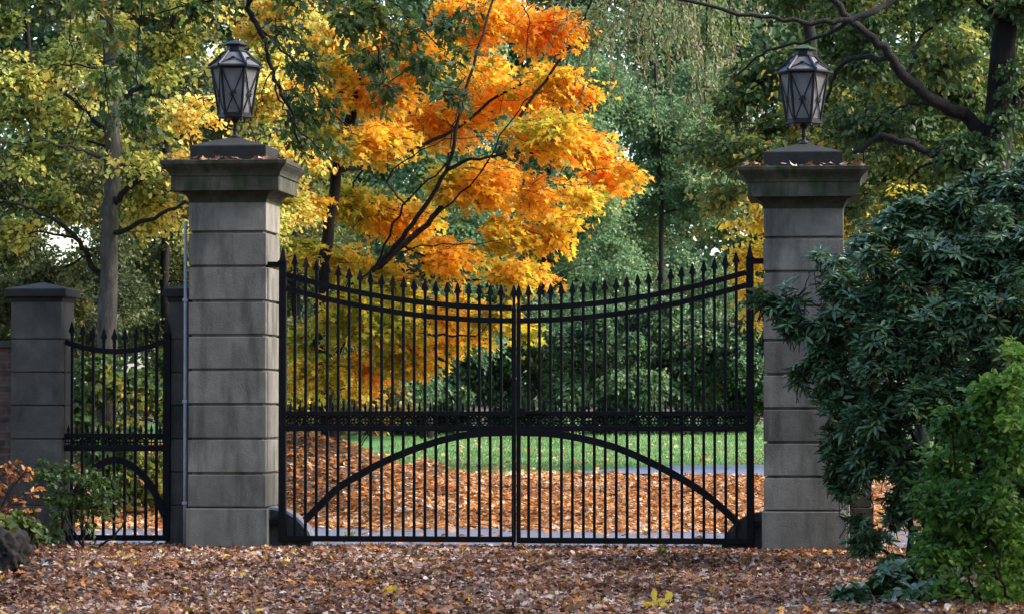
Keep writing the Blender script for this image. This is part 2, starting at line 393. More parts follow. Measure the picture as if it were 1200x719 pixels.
def sprays(B, n_spray, per, L, size, tmpl, axis_xy, tint_fn, droop=0.35, flat=0.45, gap=0.25, gscale=1.2, shell=0.45, vary=0.3, hang=0.25, twigs=None, zmin=None):
    """leafy twigs through the blobs: each twig carries 'per' alternate leaves"""
    pos, bi, dirs = scatter(B, n_spray, shell, gap, gscale, zmin)
    n = len(pos)
    out = pos - np.array([axis_xy[0], axis_xy[1], 0])[None]; out[:, 2] = 0
    a = nrm(nrm(out) * 0.8 + dirs * 0.8 + RNG.normal(0, .45, (n, 3)) + np.array([0, 0, -droop]))
    a[:, 2] *= 0.6; a = nrm(a)
    side = nrm(np.cross(a, np.array([0, 0, 1.0]) + RNG.normal(0, flat * .6, (n, 3))))
    up = np.cross(side, a)
    LL = L * RNG.uniform(.6, 1.3, n)
    if twigs is not None:
        for q in range(0, n, 1):
            if q % 3 == 0:
                s0 = pos[q] - a[q] * LL[q] * .5; s1 = pos[q] + a[q] * LL[q] * .55
                twigs.tube([s0, (s0 + s1) / 2 + up[q] * LL[q] * .06, s1], [.006, .005, .003], 3, cap=False)
    st = nz(pos, .9, 7.7)
    P_, D_, N_, S_, T_ = [], [], [], [], []
    for j in range(per):
        t = (j + .5) / per - .5 + RNG.uniform(-.06, .06, n)
        sg = (1 if j % 2 else -1)
        p = pos + a * (LL * t)[:, None] + side * (sg * LL * .05)[:, None] + RNG.normal(0, size * .18, (n, 3))
        p[:, 2] -= (t + .5) ** 2 * LL * droop * .5
        d = a * .55 + side * sg * .85 + RNG.normal(0, .38, (n, 3)); d[:, 2] -= hang
        nn = up + RNG.normal(0, flat, (n, 3))
        P_.append(p); D_.append(d); N_.append(nn); S_.append(size * RNG.uniform(1 - vary, 1 + vary, n)); T_.append(tint_fn(p, st))
    return leaves(np.concatenate(P_), np.concatenate(D_), np.concatenate(N_), np.concatenate(S_), np.clip(np.concatenate(T_), 0.0, 1.0), tmpl)

# ---------------------------------------------------------------- wood
def smooth_path(pts, k=5, wob=0.0):
    pts = np.asarray([tuple(p) for p in pts], float); n = len(pts)
    if n < 3:
        t = np.linspace(0, 1, k * 2)[:, None]; q = pts[0] * (1 - t) + pts[1] * t
    else:
        ext = np.vstack([2 * pts[0] - pts[1], pts, 2 * pts[-1] - pts[-2]]); q = []
        for i in range(n - 1):
            p0, p1, p2, p3 = ext[i:i + 4]
            for t in np.linspace(0, 1, k, endpoint=False):
                q.append(.5 * ((2 * p1) + (-p0 + p2) * t + (2 * p0 - 5 * p1 + 4 * p2 - p3) * t * t + (-p0 + 3 * p1 - 3 * p2 + p3) * t ** 3))
        q.append(pts[-1]); q = np.array(q)
    if wob:
        w = RNG.normal(0, wob, q.shape); w[0] = 0; q = q + w
    return q

class Wood:
    """trunk mesh + limbs mesh; new limbs grow from the nearest wood already there"""
    def __init__(s): s.trunk = Geo(); s.limb = Geo(); s.nodes = []; s.rad = []
    def _reg(s, q, r):
        s.nodes += list(q); s.rad += list(r)
    def stem(s, pts, r0, r1, flare=True):
        q = smooth_path(pts, 6, 0.012); r = np.linspace(r0, r1, len(q))
        if flare: r[:3] *= np.array([1.7, 1.3, 1.1])
        r *= 1 + RNG.normal(0, .03, len(r))
        s.trunk.tube(q, r, 12); s._reg(q, r)
    def bough(s, pts, r0, r1):
        q = smooth_path(pts, 6, 0.015); r = np.linspace(r0, r1, len(q)); s.limb.tube(q, r, 7); s._reg(q, r)
    def grow(s, C, rmin=0.008, frac=.65, sag=.1):
        C = np.asarray(C); base = np.array(s.nodes[0]);
        order = np.argsort(np.linalg.norm(C - np.array(s.nodes).mean(0), axis=1))
        for i in order:
            nd = np.array(s.nodes); c = C[i]
            dd = np.linalg.norm(nd - c, axis=1) + 0.6 * np.clip(nd[:, 2] - c[2] + .1, 0, None)
            j = int(np.argmin(dd)); p0 = nd[j]
            L = np.linalg.norm(c - p0)
            if L < .05: continue
            mid = (p0 + c) / 2 + RNG.normal(0, L * .09, 3); mid[2] += L * sag
            q = smooth_path([p0, mid, c], 4, L * .012)
            r0 = max(rmin * 1.3, min(s.rad[j] * frac, .012 + .016 * L)); r = np.linspace(r0, max(rmin * .6, r0 * .4), len(q))
            s.limb.tube(q, r, 5, cap=False); s._reg(q[1:], r[1:])

def ground_z(x, y): return float(hgt(x, y))

def tint_simple(base, spread, clump=.5):
    def f(p, st): return base + clump * st + RNG.normal(0, spread, len(p))
    return f

def finish_tree(t, wood, crown_parts, bark, leafm, twig=None, crown_name='crown', limb_bark=None):
    if wood.trunk.v: tr = obj('trunk', wood.trunk, bark, t, True)
    lm = wood.limb
    if twig is not None and twig.v:
        lm.v += twig.v; lm.t += twig.t
        lm.f += [tuple(i + lm.n for i in q) for q in twig.f]; lm.n += twig.n
    if lm.v: obj('branches', lm, limb_bark or bark, t, True)
    V, Fl, T = merge(crown_parts)
    bulk(crown_name, V, Fl, T, leafm, t)

# ================================================================ SETTING
def grid(name, xs, ys, mat, dz=0.0):
    X, Y = np.meshgrid(xs, ys); Z = hgt(X, Y) + dz
    nx, ny = len(xs), len(ys)
    V = np.stack([X, Y, Z], -1).reshape(-1, 3)
    i = np.arange((nx - 1) * (ny - 1)); r, c = i // (nx - 1), i % (nx - 1)
    a = r * nx + c
    Fq = np.stack([a, a + 1, a + nx + 1, a + nx], 1)
    return bulk(name, V, [Fq], np.full(len(V), .5), mat)

far = lambda a, b, n: np.unique(np.concatenate([[-900, -400, -150, -80], np.linspace(a, b, n), [80, 150, 400, 900]]))
g = grid('ground', far(-40, 30, 281), np.unique(np.concatenate([[-300, -100], np.linspace(-36, 70, 318), [90, 130, 200, 500, 1500]])), M['soil']); g['kind'] = 'structure'
# asphalt drive passing behind the gate, and its far bend on the right
rd = grid('road', np.linspace(-30, 20, 126), np.linspace(0.55, 6.6, 40), M['asphalt'], .006); rd['kind'] = 'structure'
def strip(name, pts, half, mat, dz):
    q = smooth_path([(x, y, 0) for x, y in pts], 12); d = nrm(np.gradient(q, axis=0)); s = np.stack([-d[:, 1], d[:, 0], d[:, 2] * 0], 1)
    hs = np.linspace(-half, half, 9); tp = np.clip((q[:, 0] + 5.1) / 2.6, .08, 1); V = (q[:, None] + s[:, None] * hs[None, :, None] * tp[:, None, None]).reshape(-1, 3); V[:, 2] = hgt(V[:, 0], V[:, 1]) + dz
    n = len(q); f = np.array([(i * 9 + j, i * 9 + j + 1, i * 9 + j + 10, i * 9 + j + 9) for i in range(n - 1) for j in range(8)])
    return bulk(name, V, [f], np.full(len(V), .5), mat)
lw = grid('lawn', np.linspace(-30, 40, 141), np.linspace(24.0, 62, 77), M['turf'], .006); lw['kind'] = 'structure'
pa = strip('path', [(-5.0, 25.3), (-2.6, 26.6), (1.5, 27.6), (9, 28.2), (24, 28.6)], 2.8, M['asphalt'], .05); pa['kind'] = 'structure'

# ================================================================ PILLARS
YB = 0.10                                      # the plane the big gate hangs in
def big_pillar(xc_px, yb_px, label):
    c = P(xc_px, 470, 0.0); half = 0.425; cx, cy = c.x, half
    t = thing('gate_pillar', (cx, cy, 0), label, 'pillar', 'tall stone gate pillars')
    g = Geo(); z0 = 0.44; top = 3.66; n = 9; hgtc = 0.362; zz = [z0 + i * hgtc for i in range(n)]
    g.box((cx, cy, (z0 + top) / 2), (2 * half - .07, 2 * half - .07, top - z0))
    for i, z in enumerate(zz):
        h = hgtc if i < n - 1 else top - zz[-1]
        g.box((cx + RNG.normal(0, .0015), cy, z + h / 2), (2 * half + RNG.normal(0, .003), 2 * half + RNG.normal(0, .003), h - .026 + RNG.normal(0, .002)), .009, RNG.uniform(0, 1))
    obj('shaft', g, M['stone'], t)
    g = Geo(); g.box((cx, cy, .185), (2 * half + .045, 2 * half + .045, .5), .012)
    obj('base', g, M['stone'], t)
    g = Geo()
    cyma = [(.425, 3.645), (.428, 3.67), (.44, 3.70), (.465, 3.735), (.50, 3.755), (.505, 3.757), (.505, 3.765), (.588, 3.765), (.588, 3.915), (.592, 3.92), (.602, 3.92), (.607, 3.945), (.625, 3.975), (.65, 4.0), (.672, 4.02), (.682, 4.035), (.684, 4.04), (.690, 4.04), (.692, 4.075), (.688, 4.08)]
    g.square_lathe(cx, cy, cyma); obj('capital', g, M['stone_cap'], t)
    g = Geo(); g.square_lathe(cx, cy, [(.413, 4.078), (.416, 4.085), (.416, 4.245), (.408, 4.256), (.06, 4.36), (.0601, 4.362)])
    obj('plinth', g, M['slate'], t)
    return t, cx, cy
pl, LX, LY = big_pillar(266, 642, 'tall pale stone gate pillar on the left with its bright right flank showing')
pr, RX, RY = big_pillar(942, 646, 'tall grey stone gate pillar on the right half hidden by the dark glossy shrub')

def small_pillar(xc_px, yc, label):
    c = P(xc_px, 470, yc - .29); half = 0.285; cx = c.x
    t = thing('side_pillar', (cx, yc, 0), label, 'pillar', 'low stone side pillars')
    g = Geo(); z0, top = 0.46, 2.70
    g.box((cx, yc, (z0 + top) / 2), (2 * half - .04, 2 * half - .04, top - z0))
    n = 6; h = .365
    zs = [z0 + i * h for i in range(n)]
    for i, z in enumerate(zs):
        hh = h if i < n - 1 else top - z
        g.box((cx, yc, z + hh / 2), (2 * half, 2 * half, hh - .016), .007, RNG.uniform(0, 1))
    obj('shaft', g, M['stone_small'], t)
    g = Geo(); g.box((cx, yc, .2), (2 * half + .04, 2 * half + .04, .52), .01); obj('base', g, M['stone_small'], t)
    g = Geo(); g.square_lathe(cx, yc, [(.285, 2.69), (.292, 2.70), (.30, 2.74), (.335, 2.745), (.345, 2.755), (.345, 2.83), (.335, 2.838), (.02, 2.912), (.0201, 2.914)])
    obj('cap', g, M['slate'], t)
    return cx, yc
SX, SY = small_pillar(42, .62, 'low stone pillar with pyramid cap at the left end beside the brick wall')
S2X, S2Y = small_pillar(227, .80, 'low stone pillar tucked behind the left tall pillar beside the side gate')
small_pillar(990, .80, 'low stone pillar tucked behind the right tall pillar and the dark shrub')

pl.scale = (1, 1, 1.028)                       # the left pillar stands a little taller
# downpipes on the outer flanks of the pillars
def pipe(px, px_b, y, label, z1):
    a = P(px, 470, y); b = P(px_b, 470, y)
    g = Geo(); g.tube([(b.x, y, -.02), (b.x, y, 1.0), (a.x, y, z1 - .1), (a.x + .0, y, z1)], .019, 10)
    t = thing('conduit_pipe', (a.x, y, 0), label, 'pipe', 'thin grey conduits up the pillars')
    obj('tube', g, M['pipe'], t, True)
    for z in (.5, 1.6, 2.7):
        g = Geo(); g.box((a.x, y, z), (.055, .05, .035), .004); obj('clip', g, M['pipe'], t)
pipe(217, 217, .10, 'thin grey conduit running up the left edge of the left tall pillar', 3.55)
pipe(990, 993, .03, 'thin grey conduit running up the right edge of the right tall pillar', 3.2)

# brick wall on the far left
wl = SX - .29 - .35
t = thing('brick_wall', (wl - 2.4, .75, 0), 'old red brick garden wall with stone coping at the far left edge', 'wall')
g = Geo(); g.box((wl - 1.9, .75, 1.05), (5.0, .34, 2.3)); obj('brickwork', g, M['brick'], t)
g = Geo(); g.box((wl - 1.9, .75, 2.235), (5.0, .44, .075), .012); obj('coping', g, M['stone_small'], t)

# ================================================================ GATES
IR = M['iron']
def spear_mesh(h=.125, w=.078, th=.034):
    g = Geo()
    o = [(-.016, -.03), (-.018, .0), (-w / 2, .012), (-w * .30, .055), (-.014, .095), (0, h)]
    full = o + [(-x, z) for x, z in o[-2::-1]]
    n = len(full)
    v = [(x, -th / 2 * (1 - .6 * max(z, 0) / h), z) for x, z in full] + [(x, th / 2 * (1 - .6 * max(z, 0) / h), z) for x, z in full]
    f = [tuple(range(n)), tuple(range(2 * n - 1, n - 1, -1))] + [(i, i + n, (i + 1) % n + n, (i + 1) % n) for i in range(n)]
    g.add(v, f); return g
def ring_geo(cx, y, cz, R, r, n=14, m=5):
    g = Geo(); a = np.linspace(0, 2 * math.pi, n + 1)
    g.tube([(cx + R * math.cos(q), y, cz + R * math.sin(q)) for q in a], r, m, cap=False); return g

def build_gate(name, label, x_h, x_c, y, zr, zr2, band, zbot, bars, arch, tall, closing, group=None, shift=0.0):
    """x_h hinge side, x_c closing side; zr/zr2 = functions of x for the curved top rails"""
    t = thing(name, (x_h, y, 0), label, 'gate', group)
    sgn = 1 if x_c > x_h else -1
    g = Geo(); z1 = tall
    g.box((x_h + sgn * .04, y, (zbot - .03 + z1) / 2), (.08, .075, z1 - zbot + .03), .006)
    st = obj('hinge_stile', g, IR, t)
    g = Geo(); g.square_lathe(x_h + sgn * .04, y, [(.046, z1), (.046, z1 + .012), (.034, z1 + .02), (.003, z1 + .17), (.0029, z1 + .171)])
    obj('finial', g, IR, st)
    g = Geo(); g.box((x_c - sgn * .022, y, (zbot - .03 + zr(x_c)) / 2), (.044, .06, zr(x_c) - zbot + .03), .004)
    cs = obj('closing_stile', g, IR, t)
    for fn in (zr, zr2):
        if fn is None: continue
        xs = np.linspace(x_h + sgn * .079, x_c - sgn * .043, 24)
        g = Geo(); g.bar([(x, y, fn(x)) for x in xs], .058, .052); obj('curved_rail', g, IR, t)
    xa, xb = x_h + sgn * .079, x_c - sgn * .043
    for (z, h) in ((band[0], .05), (band[1], .058)):
        g = Geo(); g.box(((xa + xb) / 2, y, z), (abs(xb - xa), .056, h), .004); obj('lock_rail', g, IR, t)
    g = Geo(); g.box(((xa + xb) / 2, y, zbot), (abs(xb - xa), .056, .062), .004); obj('bottom_rail', g, IR, t)
    if arch is not None:
        g = Geo(); g.bar(arch, .075, .046); obj('arch_brace', g, IR, t)
    sg = spear_mesh()
    sme = None; rme = None; kme = None
    for x in bars:
        zt = zr(x) + .13
        g = Geo(); g.box((x, y, (zbot + zt) / 2), (.030, .030, zt - zbot))
        b = obj('bar', g, IR, t)
        if sme is None:
            s = Geo(); s.add(sg.v[0], sg.f); so = obj('spearhead', s, IR, None); sme = so.data
        else:
            so = bpy.data.objects.new('spearhead', sme); COL.objects.link(so)
        so.parent = b; so.location = (x - x_h, 0, zt + RNG.normal(0, .002)); so.rotation_euler = (0, RNG.normal(0, .03), RNG.normal(0, .15))
    xs = sorted(list(bars)); zb = (band[0] + band[1]) / 2; R = (band[0] - band[1]) / 2 - .029
    edges = sorted([xa] + xs + [xb])
    for i in range(len(edges) - 1):
        w = edges[i + 1] - edges[i]
        if w < .06: continue
        cx = (edges[i] + edges[i + 1]) / 2
        if rme is None:
            g = Geo()
            for a in range(4):
                q = a * math.pi / 2 + math.pi / 4
                rg = ring_geo(.026 * math.cos(q), 0, .026 * math.sin(q), .020, .0065, 9, 4); g.add(rg.v[0], rg.f)
            rg = ring_geo(0, 0, 0, R + .004, .008, 16, 5); g.add(rg.v[0], rg.f)
            ro = obj('rosette', g, IR, None); rme = ro.data
            g = Geo(); g.square_lathe(0, 0, [(.011, 0), (.011, .02), (.017, .035), (.001, .105), (.0009, .1055)]); ko = obj('spike', g, IR, None); kme = ko.data
        else:
            ro = bpy.data.objects.new('rosette', rme); COL.objects.link(ro)
            ko = bpy.data.objects.new('spike', kme); COL.objects.link(ko)
        ro.parent = t; ro.location = (cx - x_h, 0, zb)
        ko.parent = t; ko.location = (cx - x_h, 0, band[0] + .024)
    return t, st, cs

def zy(py, px=600, y=YB): return P(px, py, y).z
def xx(px, y=YB): return P(px, 470, y).x
xc = xx(605)
# left leaf
def rail_fn(p_end, z_end, p_mid, z_mid):
    xe, xm = xx(p_end), xx(p_mid)
    k = (z_end - z_mid) / (xe - xm) ** 2
    return lambda x: z_mid + k * (x - xm) ** 2
zm1, zm2 = zy(360.5, 605), zy(375.5, 605)
fL1 = rail_fn(336, zy(322, 336), 605, zm1); fL2 = rail_fn(336, zy(338, 336), 605, zm2)
fR1 = rail_fn(875, zy(319, 875), 605, zm1); fR2 = rail_fn(875, zy(334, 875), 605, zm2)
barsL = [xx(345.5 + 12.72 * i) for i in range(20)]
barsR = [xx(619.5 + 12.82 * i) for i in range(20)]
archL = [(p.x, YB - .028, p.z) for p in (P(a, b, YB) for a, b in ((358, 609), (380, 587), (398, 570), (422, 555.5), (447, 542), (472, 531), (496, 522), (529, 512.5), (562, 507.5), (600, 506)))]
archR = [(p.x, YB - .028, p.z) for p in (P(a, b, YB) for a, b in ((609, 506), (650, 508), (690, 515), (725, 525), (760, 540), (795, 558), (825, 577), (850, 598), (866, 614)))]
band = (zy(484, 605), zy(501.5, 605))
gl, st1, cs1 = build_gate('gate_leaf', 'left leaf of the wide black iron driveway gate hung on the left tall pillar', xx(327), xc - .004, YB, fL1, fL2, band, zy(631.5, 600), barsL, smooth_path(archL, 4), zy(307, 331), True, 'black iron leaves of the driveway gate')
gr, st2, cs2 = build_gate('gate_leaf', 'right leaf of the wide black iron driveway gate with the latch on its edge', xx(883.5), xc + .004, YB, fR1, fR2, band, zy(632.5, 600), barsR, smooth_path(archR, 4), zy(303, 878), True, 'black iron leaves of the driveway gate')
# extras: centre spears, latch, drop bolt, hinge brackets
for x, cs, par in ((xc - .026, cs1, gl), (xc + .026, cs2, gr)):
    s = spear_mesh(.13, .08); g = Geo(); g.add(s.v[0] + np.array([x, YB, zm1 + .125]), s.f); g.box((x, YB, zm1 + .06), (.03, .03, .13)); obj('spearhead', g, IR, cs)
g = Geo(); g.box((xc + .20, YB - .035, band[0] + .012), (.34, .03, .034), .006); g.box((xc + .06, YB - .045, band[0] + .01), (.09, .045, .10), .008); obj('latch', g, IR, gr)
g = Geo(); g.tube([(xc - .03, YB - .045, 1.0), (xc - .03, YB - .045, .0)], .014, 8); obj('drop_bolt', g, IR, gl)
for par, xa, xb, pz in ((gl, LX + .42, xx(328), zy(310, 330)), (gr, RX - .42, xx(882), zy(306, 880)), (gl, LX + .44, xx(328), .30), (gr, RX - .44, xx(882), .30)):
    g = Geo(); g.box(((xa + xb) / 2, YB, pz), (abs(xb - xa) + .02, .05, .06), .006); obj('hinge_bracket', g, IR, par)
# quarter round guard stones standing behind the lower corners
def guard(x0, sgn, label, R):
    t = thing('guard_stone', (x0, YB + .2, 0), label, 'guard stone', 'quarter round guards at the gate corners')
    a = np.linspace(0, math.pi / 2, 14)
    def quarter(R, y0, y1, r0=0.0):
        g = Geo(); o = [(R * math.cos(q), R * math.sin(q)) for q in a]
        inn = [(r0 * math.cos(q), r0 * math.sin(q)) for q in a[::-1]] if r0 else [(0, 0)]
        pts = [(px_, pz_) for px_, pz_ in o + inn]; pts = [(p, z - .04) for p, z in pts]; n = len(pts)
        v = [(x0 + sgn * p, y0, z) for p, z in pts] + [(x0 + sgn * p, y1, z) for p, z in pts]
        f = [tuple(range(n)), tuple(range(2 * n - 1, n - 1, -1))] + [(i, i + n, (i + 1) % n + n, (i + 1) % n) for i in range(n)]
        g.add(v, f); return g
    obj('body', quarter(R - .03, YB + .05, YB + .30), M['guard'], t)
    obj('rim', quarter(R, YB + .045, YB + .36, R - .028), M['rim'] if sgn > 0 else M['guard'], t)  # only the left rim carries the painted highlight
guard(LX + .43, 1, 'dark quarter round guard with a highlight painted on its rim at the foot of the left tall pillar', .50)
guard(RX - .43, -1, 'dark quarter round guard at the foot of the right tall pillar', .46)

# side gate
YS = .50
def sx(px): return P(px, 470, YS).x
def sz(py, px=135): return P(px, py, YS).z
f1 = (lambda a, zm, zl, zr_: (lambda x: zm + ((zl - zm) if x < a else (zr_ - zm)) * ((x - a) / (abs(sx(74) - a))) ** 2))(sx(137), sz(411.5), sz(399), sz(396))
ap = [(78, 604), (88, 580), (100, 560), (116, 545), (135, 538), (152, 543), (168, 556), (182, 576), (194, 604)]
build_gate('side_gate', 'narrow black iron side gate between the two low stone pillars', sx(200), sx(72), YS, f1, None, (sz(510), sz(525)), sz(629.5), [sx(84.5 + 12.4 * i) for i in range(9)],
           smooth_path([(p.x, YS - .03, p.z) for p in (P(a, b, YS) for a, b in ap)], 4), sz(392, 197), True)

# ================================================================ LANTERNS
def lantern(cx, cy, z0, label, cap_moss, tw):
    LI = M['lamp_iron']
    t = thing('lantern', (cx, cy, z0), label, 'lantern', 'six sided lanterns on the pillars')
    rot = math.pi / 6 - math.pi / 2 + tw
    H = lambda r, z, k: (cx + r * math.cos(rot + k * math.pi / 3), cy + r * math.sin(rot + k * math.pi / 3), z)
    g = Geo(); g.ngon_lathe(cx, cy, [(.075, z0), (.075, z0 + .012), (.034, z0 + .03), (.022, z0 + .05), (.021, z0 + .075), (.03, z0 + .085), (.03, z0 + .1), (.021, z0 + .11), (.022, z0 + .16), (.034, z0 + .175), (.05, z0 + .2), (.1, z0 + .215)], 12)
    obj('post', g, LI, t, False)
    zb, zt = z0 + .225, z0 + .77
    rb, rt = .178, .262
    g = Geo(); g.ngon_lathe(cx, cy, [(.10, z0 + .205), (.165, z0 + .212), (.192, z0 + .222), (.192, z0 + .248), (.18, z0 + .252)], 6, rot)
    for k in range(6):
        p = H(.172, z0 + .2, k); g.ngon_lathe(p[0], p[1], [(.006, p[2] - .02), (.016, p[2] - .012), (.016, p[2] + .004), (.01, p[2] + .014)], 8)
    obj('base_ring', g, LI, t)
    g = Geo()
    for k in range(6):
        g.tube([H(rb, zb + .02, k), H(rt, zt, k)], .0145, 6)
    for z, r in ((zb + .035, rb + .002), (zt - .01, rt + .003)):
        g.bar([H(r, z, k) for k in range(6)] + [H(r, z, 0), H(r, z, 1)], .02, .022, (0, 0, 1))
    obj('frame', g, LI, t)
    for k in range(6):
        a0, a1, b1, b0 = (np.array(H(rb - .006, zb + .02, k)), np.array(H(rb - .006, zb + .02, k + 1)), np.array(H(rt - .006, zt - .005, k + 1)), np.array(H(rt - .006, zt - .005, k)))
        nn = np.cross(a1 - a0, b0 - a0); nn /= np.linalg.norm(nn)
        g = Geo(); q = [a0, a1, b1, b0]; g.add(q + [p - nn * .004 for p in q], [(0, 1, 2, 3), (7, 6, 5, 4), (0, 4, 5, 1), (1, 5, 6, 2), (2, 6, 7, 3), (3, 7, 4, 0)])
        pane = obj('pane', g, M['glass'], t)
        g = Geo(); o = nn * .012
        g.tube([a0 + o, b1 + o], .0078, 5); g.tube([a1 + o, b0 + o], .0078, 5)
        c = (a0 + a1 + b0 + b1) / 4 + o * 1.4; c = c - (b0 - a0) * .06
        u = nrm(a1 - a0); w = nrm((b0 + b1) / 2 - (a0 + a1) / 2)
        for m in range(8):
            an = m * math.pi / 4; g.tube([c, c + (u * math.cos(an) + w * math.sin(an)) * .042], [.014, .006], 5)
        obj('lattice', g, LI, pane)
    # roof: eave ring, ribs, glazed slopes, chimney and cap
    g = Geo(); g.ngon_lathe(cx, cy, [(.262, zt - .012), (.285, zt - .014), (.322, zt - .004), (.322, zt + .008), (.29, zt + .022), (.262, zt + .026)], 6, rot)
    obj('eave', g, LI, t)
    zr0, zr1 = zt + .02, zt + .175
    g = Geo()
    for k in range(6):
        g.tube([H(.295, zr0, k), H(.20, zt + .10, k), H(.125, zr1, k)], .018, 6)
        pc = (np.array(H(.30, zr0, k)) + np.array(H(.30, zr0, k + 1))) / 2; tcx = (np.array(H(.125, zr1, k)) + np.array(H(.125, zr1, k + 1))) / 2
        g.tube([pc * .45 + tcx * .55, H(.27, zr0 + .01, k)], .007, 5); g.tube([pc * .45 + tcx * .55, H(.27, zr0 + .01, k + 1)], .007, 5)
        mid = pc * .5 + tcx * .5; g.tube([mid - np.array([0, 0, .004]), mid + np.array([0, 0, .012])], .022, 8)
    obj('roof_ribs', g, LI, t)
    for k in range(6):
        q = [np.array(H(.283, zr0, k)), np.array(H(.283, zr0, k + 1)), np.array(H(.192, zt + .095, k + 1)), np.array(H(.192, zt + .095, k)), np.array(H(.118, zr1, k + 1)), np.array(H(.118, zr1, k))]
        dn = np.array([0, 0, -.004])
        g = Geo(); g.add(q + [p + dn for p in q], [(0, 1, 2, 3), (3, 2, 4, 5), (7, 6, 9, 8), (8, 9, 11, 10), (0, 6, 7, 1), (5, 4, 10, 11)]); obj('roof_pane', g, M['glass'], t)
    g = Geo(); g.ngon_lathe(cx, cy, [(.128, zr1 - .012), (.128, zr1 + .01), (.10, zr1 + .02), (.096, zr1 + .062), (.118, zr1 + .07)], 6, rot); obj('chimney', g, LI, t)
    g = Geo(); g.ngon_lathe(cx, cy, [(.132, zr1 + .068), (.142, zr1 + .072), (.142, zr1 + .082), (.06, zr1 + .118), (.018, zr1 + .13), (.0179, zr1 + .131)], 6, rot)
    obj('cap', g, cap_moss, t)
lantern(LX, LY, 4.36 * 1.028, 'black six sided lantern with clean black cap on the left tall pillar', M['lamp_iron'], .06)
lantern(RX, RY, 4.36, 'black six sided lantern with mossy green cap on the right tall pillar', noise_mat('mossy_cap', [(.3, (.015, .03, .015)), (.7, (.05, .08, .035))], 9, 8, .9, .5, 40), -.05)

# ================================================================ TREES AND SHRUBS
def tree(name, base_px, y, label, group=None, cat='tree'):
    p = P(base_px, 470, y)
    return thing(name, (p.x, y, ground_z(p.x, y)), label, cat, group), (p.x, y)

def stem_pts(pxs, y, zb):
    out = []
    for i, q in enumerate(pxs):
        p = P(q[0], q[1], y + (q[2] if len(q) > 2 else 0)); out.append((p.x, p.y, p.z))
    out[0] = (out[0][0], out[0][1], zb - .1)
    return out

def cloud(x0, x1, y0, y1, step, r, jit=.35):
    out = []
    for px in np.arange(x0, x1 + 1, step):
        for py in np.arange(y0, y1 + 1, step * .9):
            out.append((px + RNG.normal(0, step * jit), py + RNG.normal(0, step * jit), r * RNG.uniform(.7, 1.25)))
    return out

# --- the orange maple behind the gate
t, ax = tree('maple_tree', 385, 14, 'spreading maple ablaze with orange and gold leaves behind the driveway gate')
w = Wood()
w.stem(stem_pts([(388, 560), (382, 470), (376, 380), (380, 310), (396, 200), (425, 80, -.5), (450, -80, -.5), (460, -230)], 14, ground_z(*ax)), .13, .05)
for b, r in (([(380, 372), (412, 332), (445, 312, -.5), (485, 262, -.8), (523, 200, -1), (535, 150, -1.2), (560, 60, -1), (600, -60)], .055),
             ([(445, 312, -.5), (500, 262, 0), (533, 230, .4), (567, 198, .6), (620, 122, .8), (672, 45, 1), (700, -20)], .05),
             ([(523, 200, -1), (560, 186, -1.3), (630, 180, -1.5), (700, 205, -1.5)], .03),
             ([(378, 420), (430, 385, -1), (500, 392, -1.5), (560, 392, -1.6)], .04),
             ([(412, 332), (470, 318, .8), (540, 330, 1.2), (610, 325, 1.3)], .04),
             ([(396, 200), (440, 190, .8), (520, 160, 1.0), (600, 105, 1.4), (660, 105, 1.5)], .045),
             ([(425, 80), (480, 40, .5), (560, 10, .8), (650, -30, 1)], .04), ([(440, 312, -1), (475, 240, -2.2), (525, 190, -2.7), (530, 150, -2.9), (548, 108, -3)], .02), ([(475, 240, -2.2), (455, 205, -2.6), (520, 165, -2.9), (600, 160, -3)], .015), ([(500, 262, -1), (560, 205, -2.6), (615, 120, -3), (655, 105, -3)], .017), ([(412, 332), (480, 292, -2.2), (560, 285, -2.7), (620, 275, -2.9)], .016)):
    w.bough([P(q[0], q[1], 14 + (q[2] if len(q) > 2 else 0)) for q in b], r, r * .28)
mb = [(560, 20, 62), (640, 35, 50), (480, 60, 55), (425, 40, 45), (600, 95, 62), (672, 100, 44), (520, 140, 60), (640, 160, 56), (690, 175, 38), (712, 205, 32), (735, 200, 17), (440, 165, 45), (560, 215, 58),
      (640, 225, 46), (690, 228, 26), (470, 255, 52), (410, 235, 42), (590, 275, 42), (640, 280, 24), (650, 255, 30), (520, 300, 46), (600, 318, 34), (636, 322, 14), (450, 325, 46), (385, 300, 45), (400, 380, 45), (460, 385, 44),
      (530, 365, 42), (585, 372, 30), (612, 388, 15), (493, 418, 24), (545, 400, 26), (430, 425, 34), (470, 420, 34), (515, 395, 34), (360, 400, 38), (385, 445, 32), (350, 455, 28), (440, 440, 22), (420, 350, 40), (480, 350, 40), (370, 430, 34), (410, 455, 24),
      (400, 90, 44), (372, 120, 32), (440, 110, 44), (395, 165, 44), (362, 185, 30), (410, 30, 40), (372, 45, 30), (365, 240, 26), (345, 290, 26), (520, -60, 80), (620, -50, 60), (430, -50, 60), (540, -140, 90), (450, -150, 70), (640, -120, 50)]
B = blob_arr(mb, 14, 2.2, .55)
w.grow(B[:, :3], .007)
ox = P(520, 200, 14)
def maple_tint(p, st):
    u = (p[:, 0] - ox.x) * .055 + (p[:, 2] - ox.z) * .045
    return .25 + .75 * u + .5 * st + RNG.normal(0, .16, len(p))
tw = Geo()
cr = [sprays(B, 8600, 7, .46, .105, T_MAPLE, ax, maple_tint, .3, .42, .33, 1.3, .6, .3, .35, tw)]
finish_tree(t, w, cr, M['bark_dark'], M['maple'], tw)

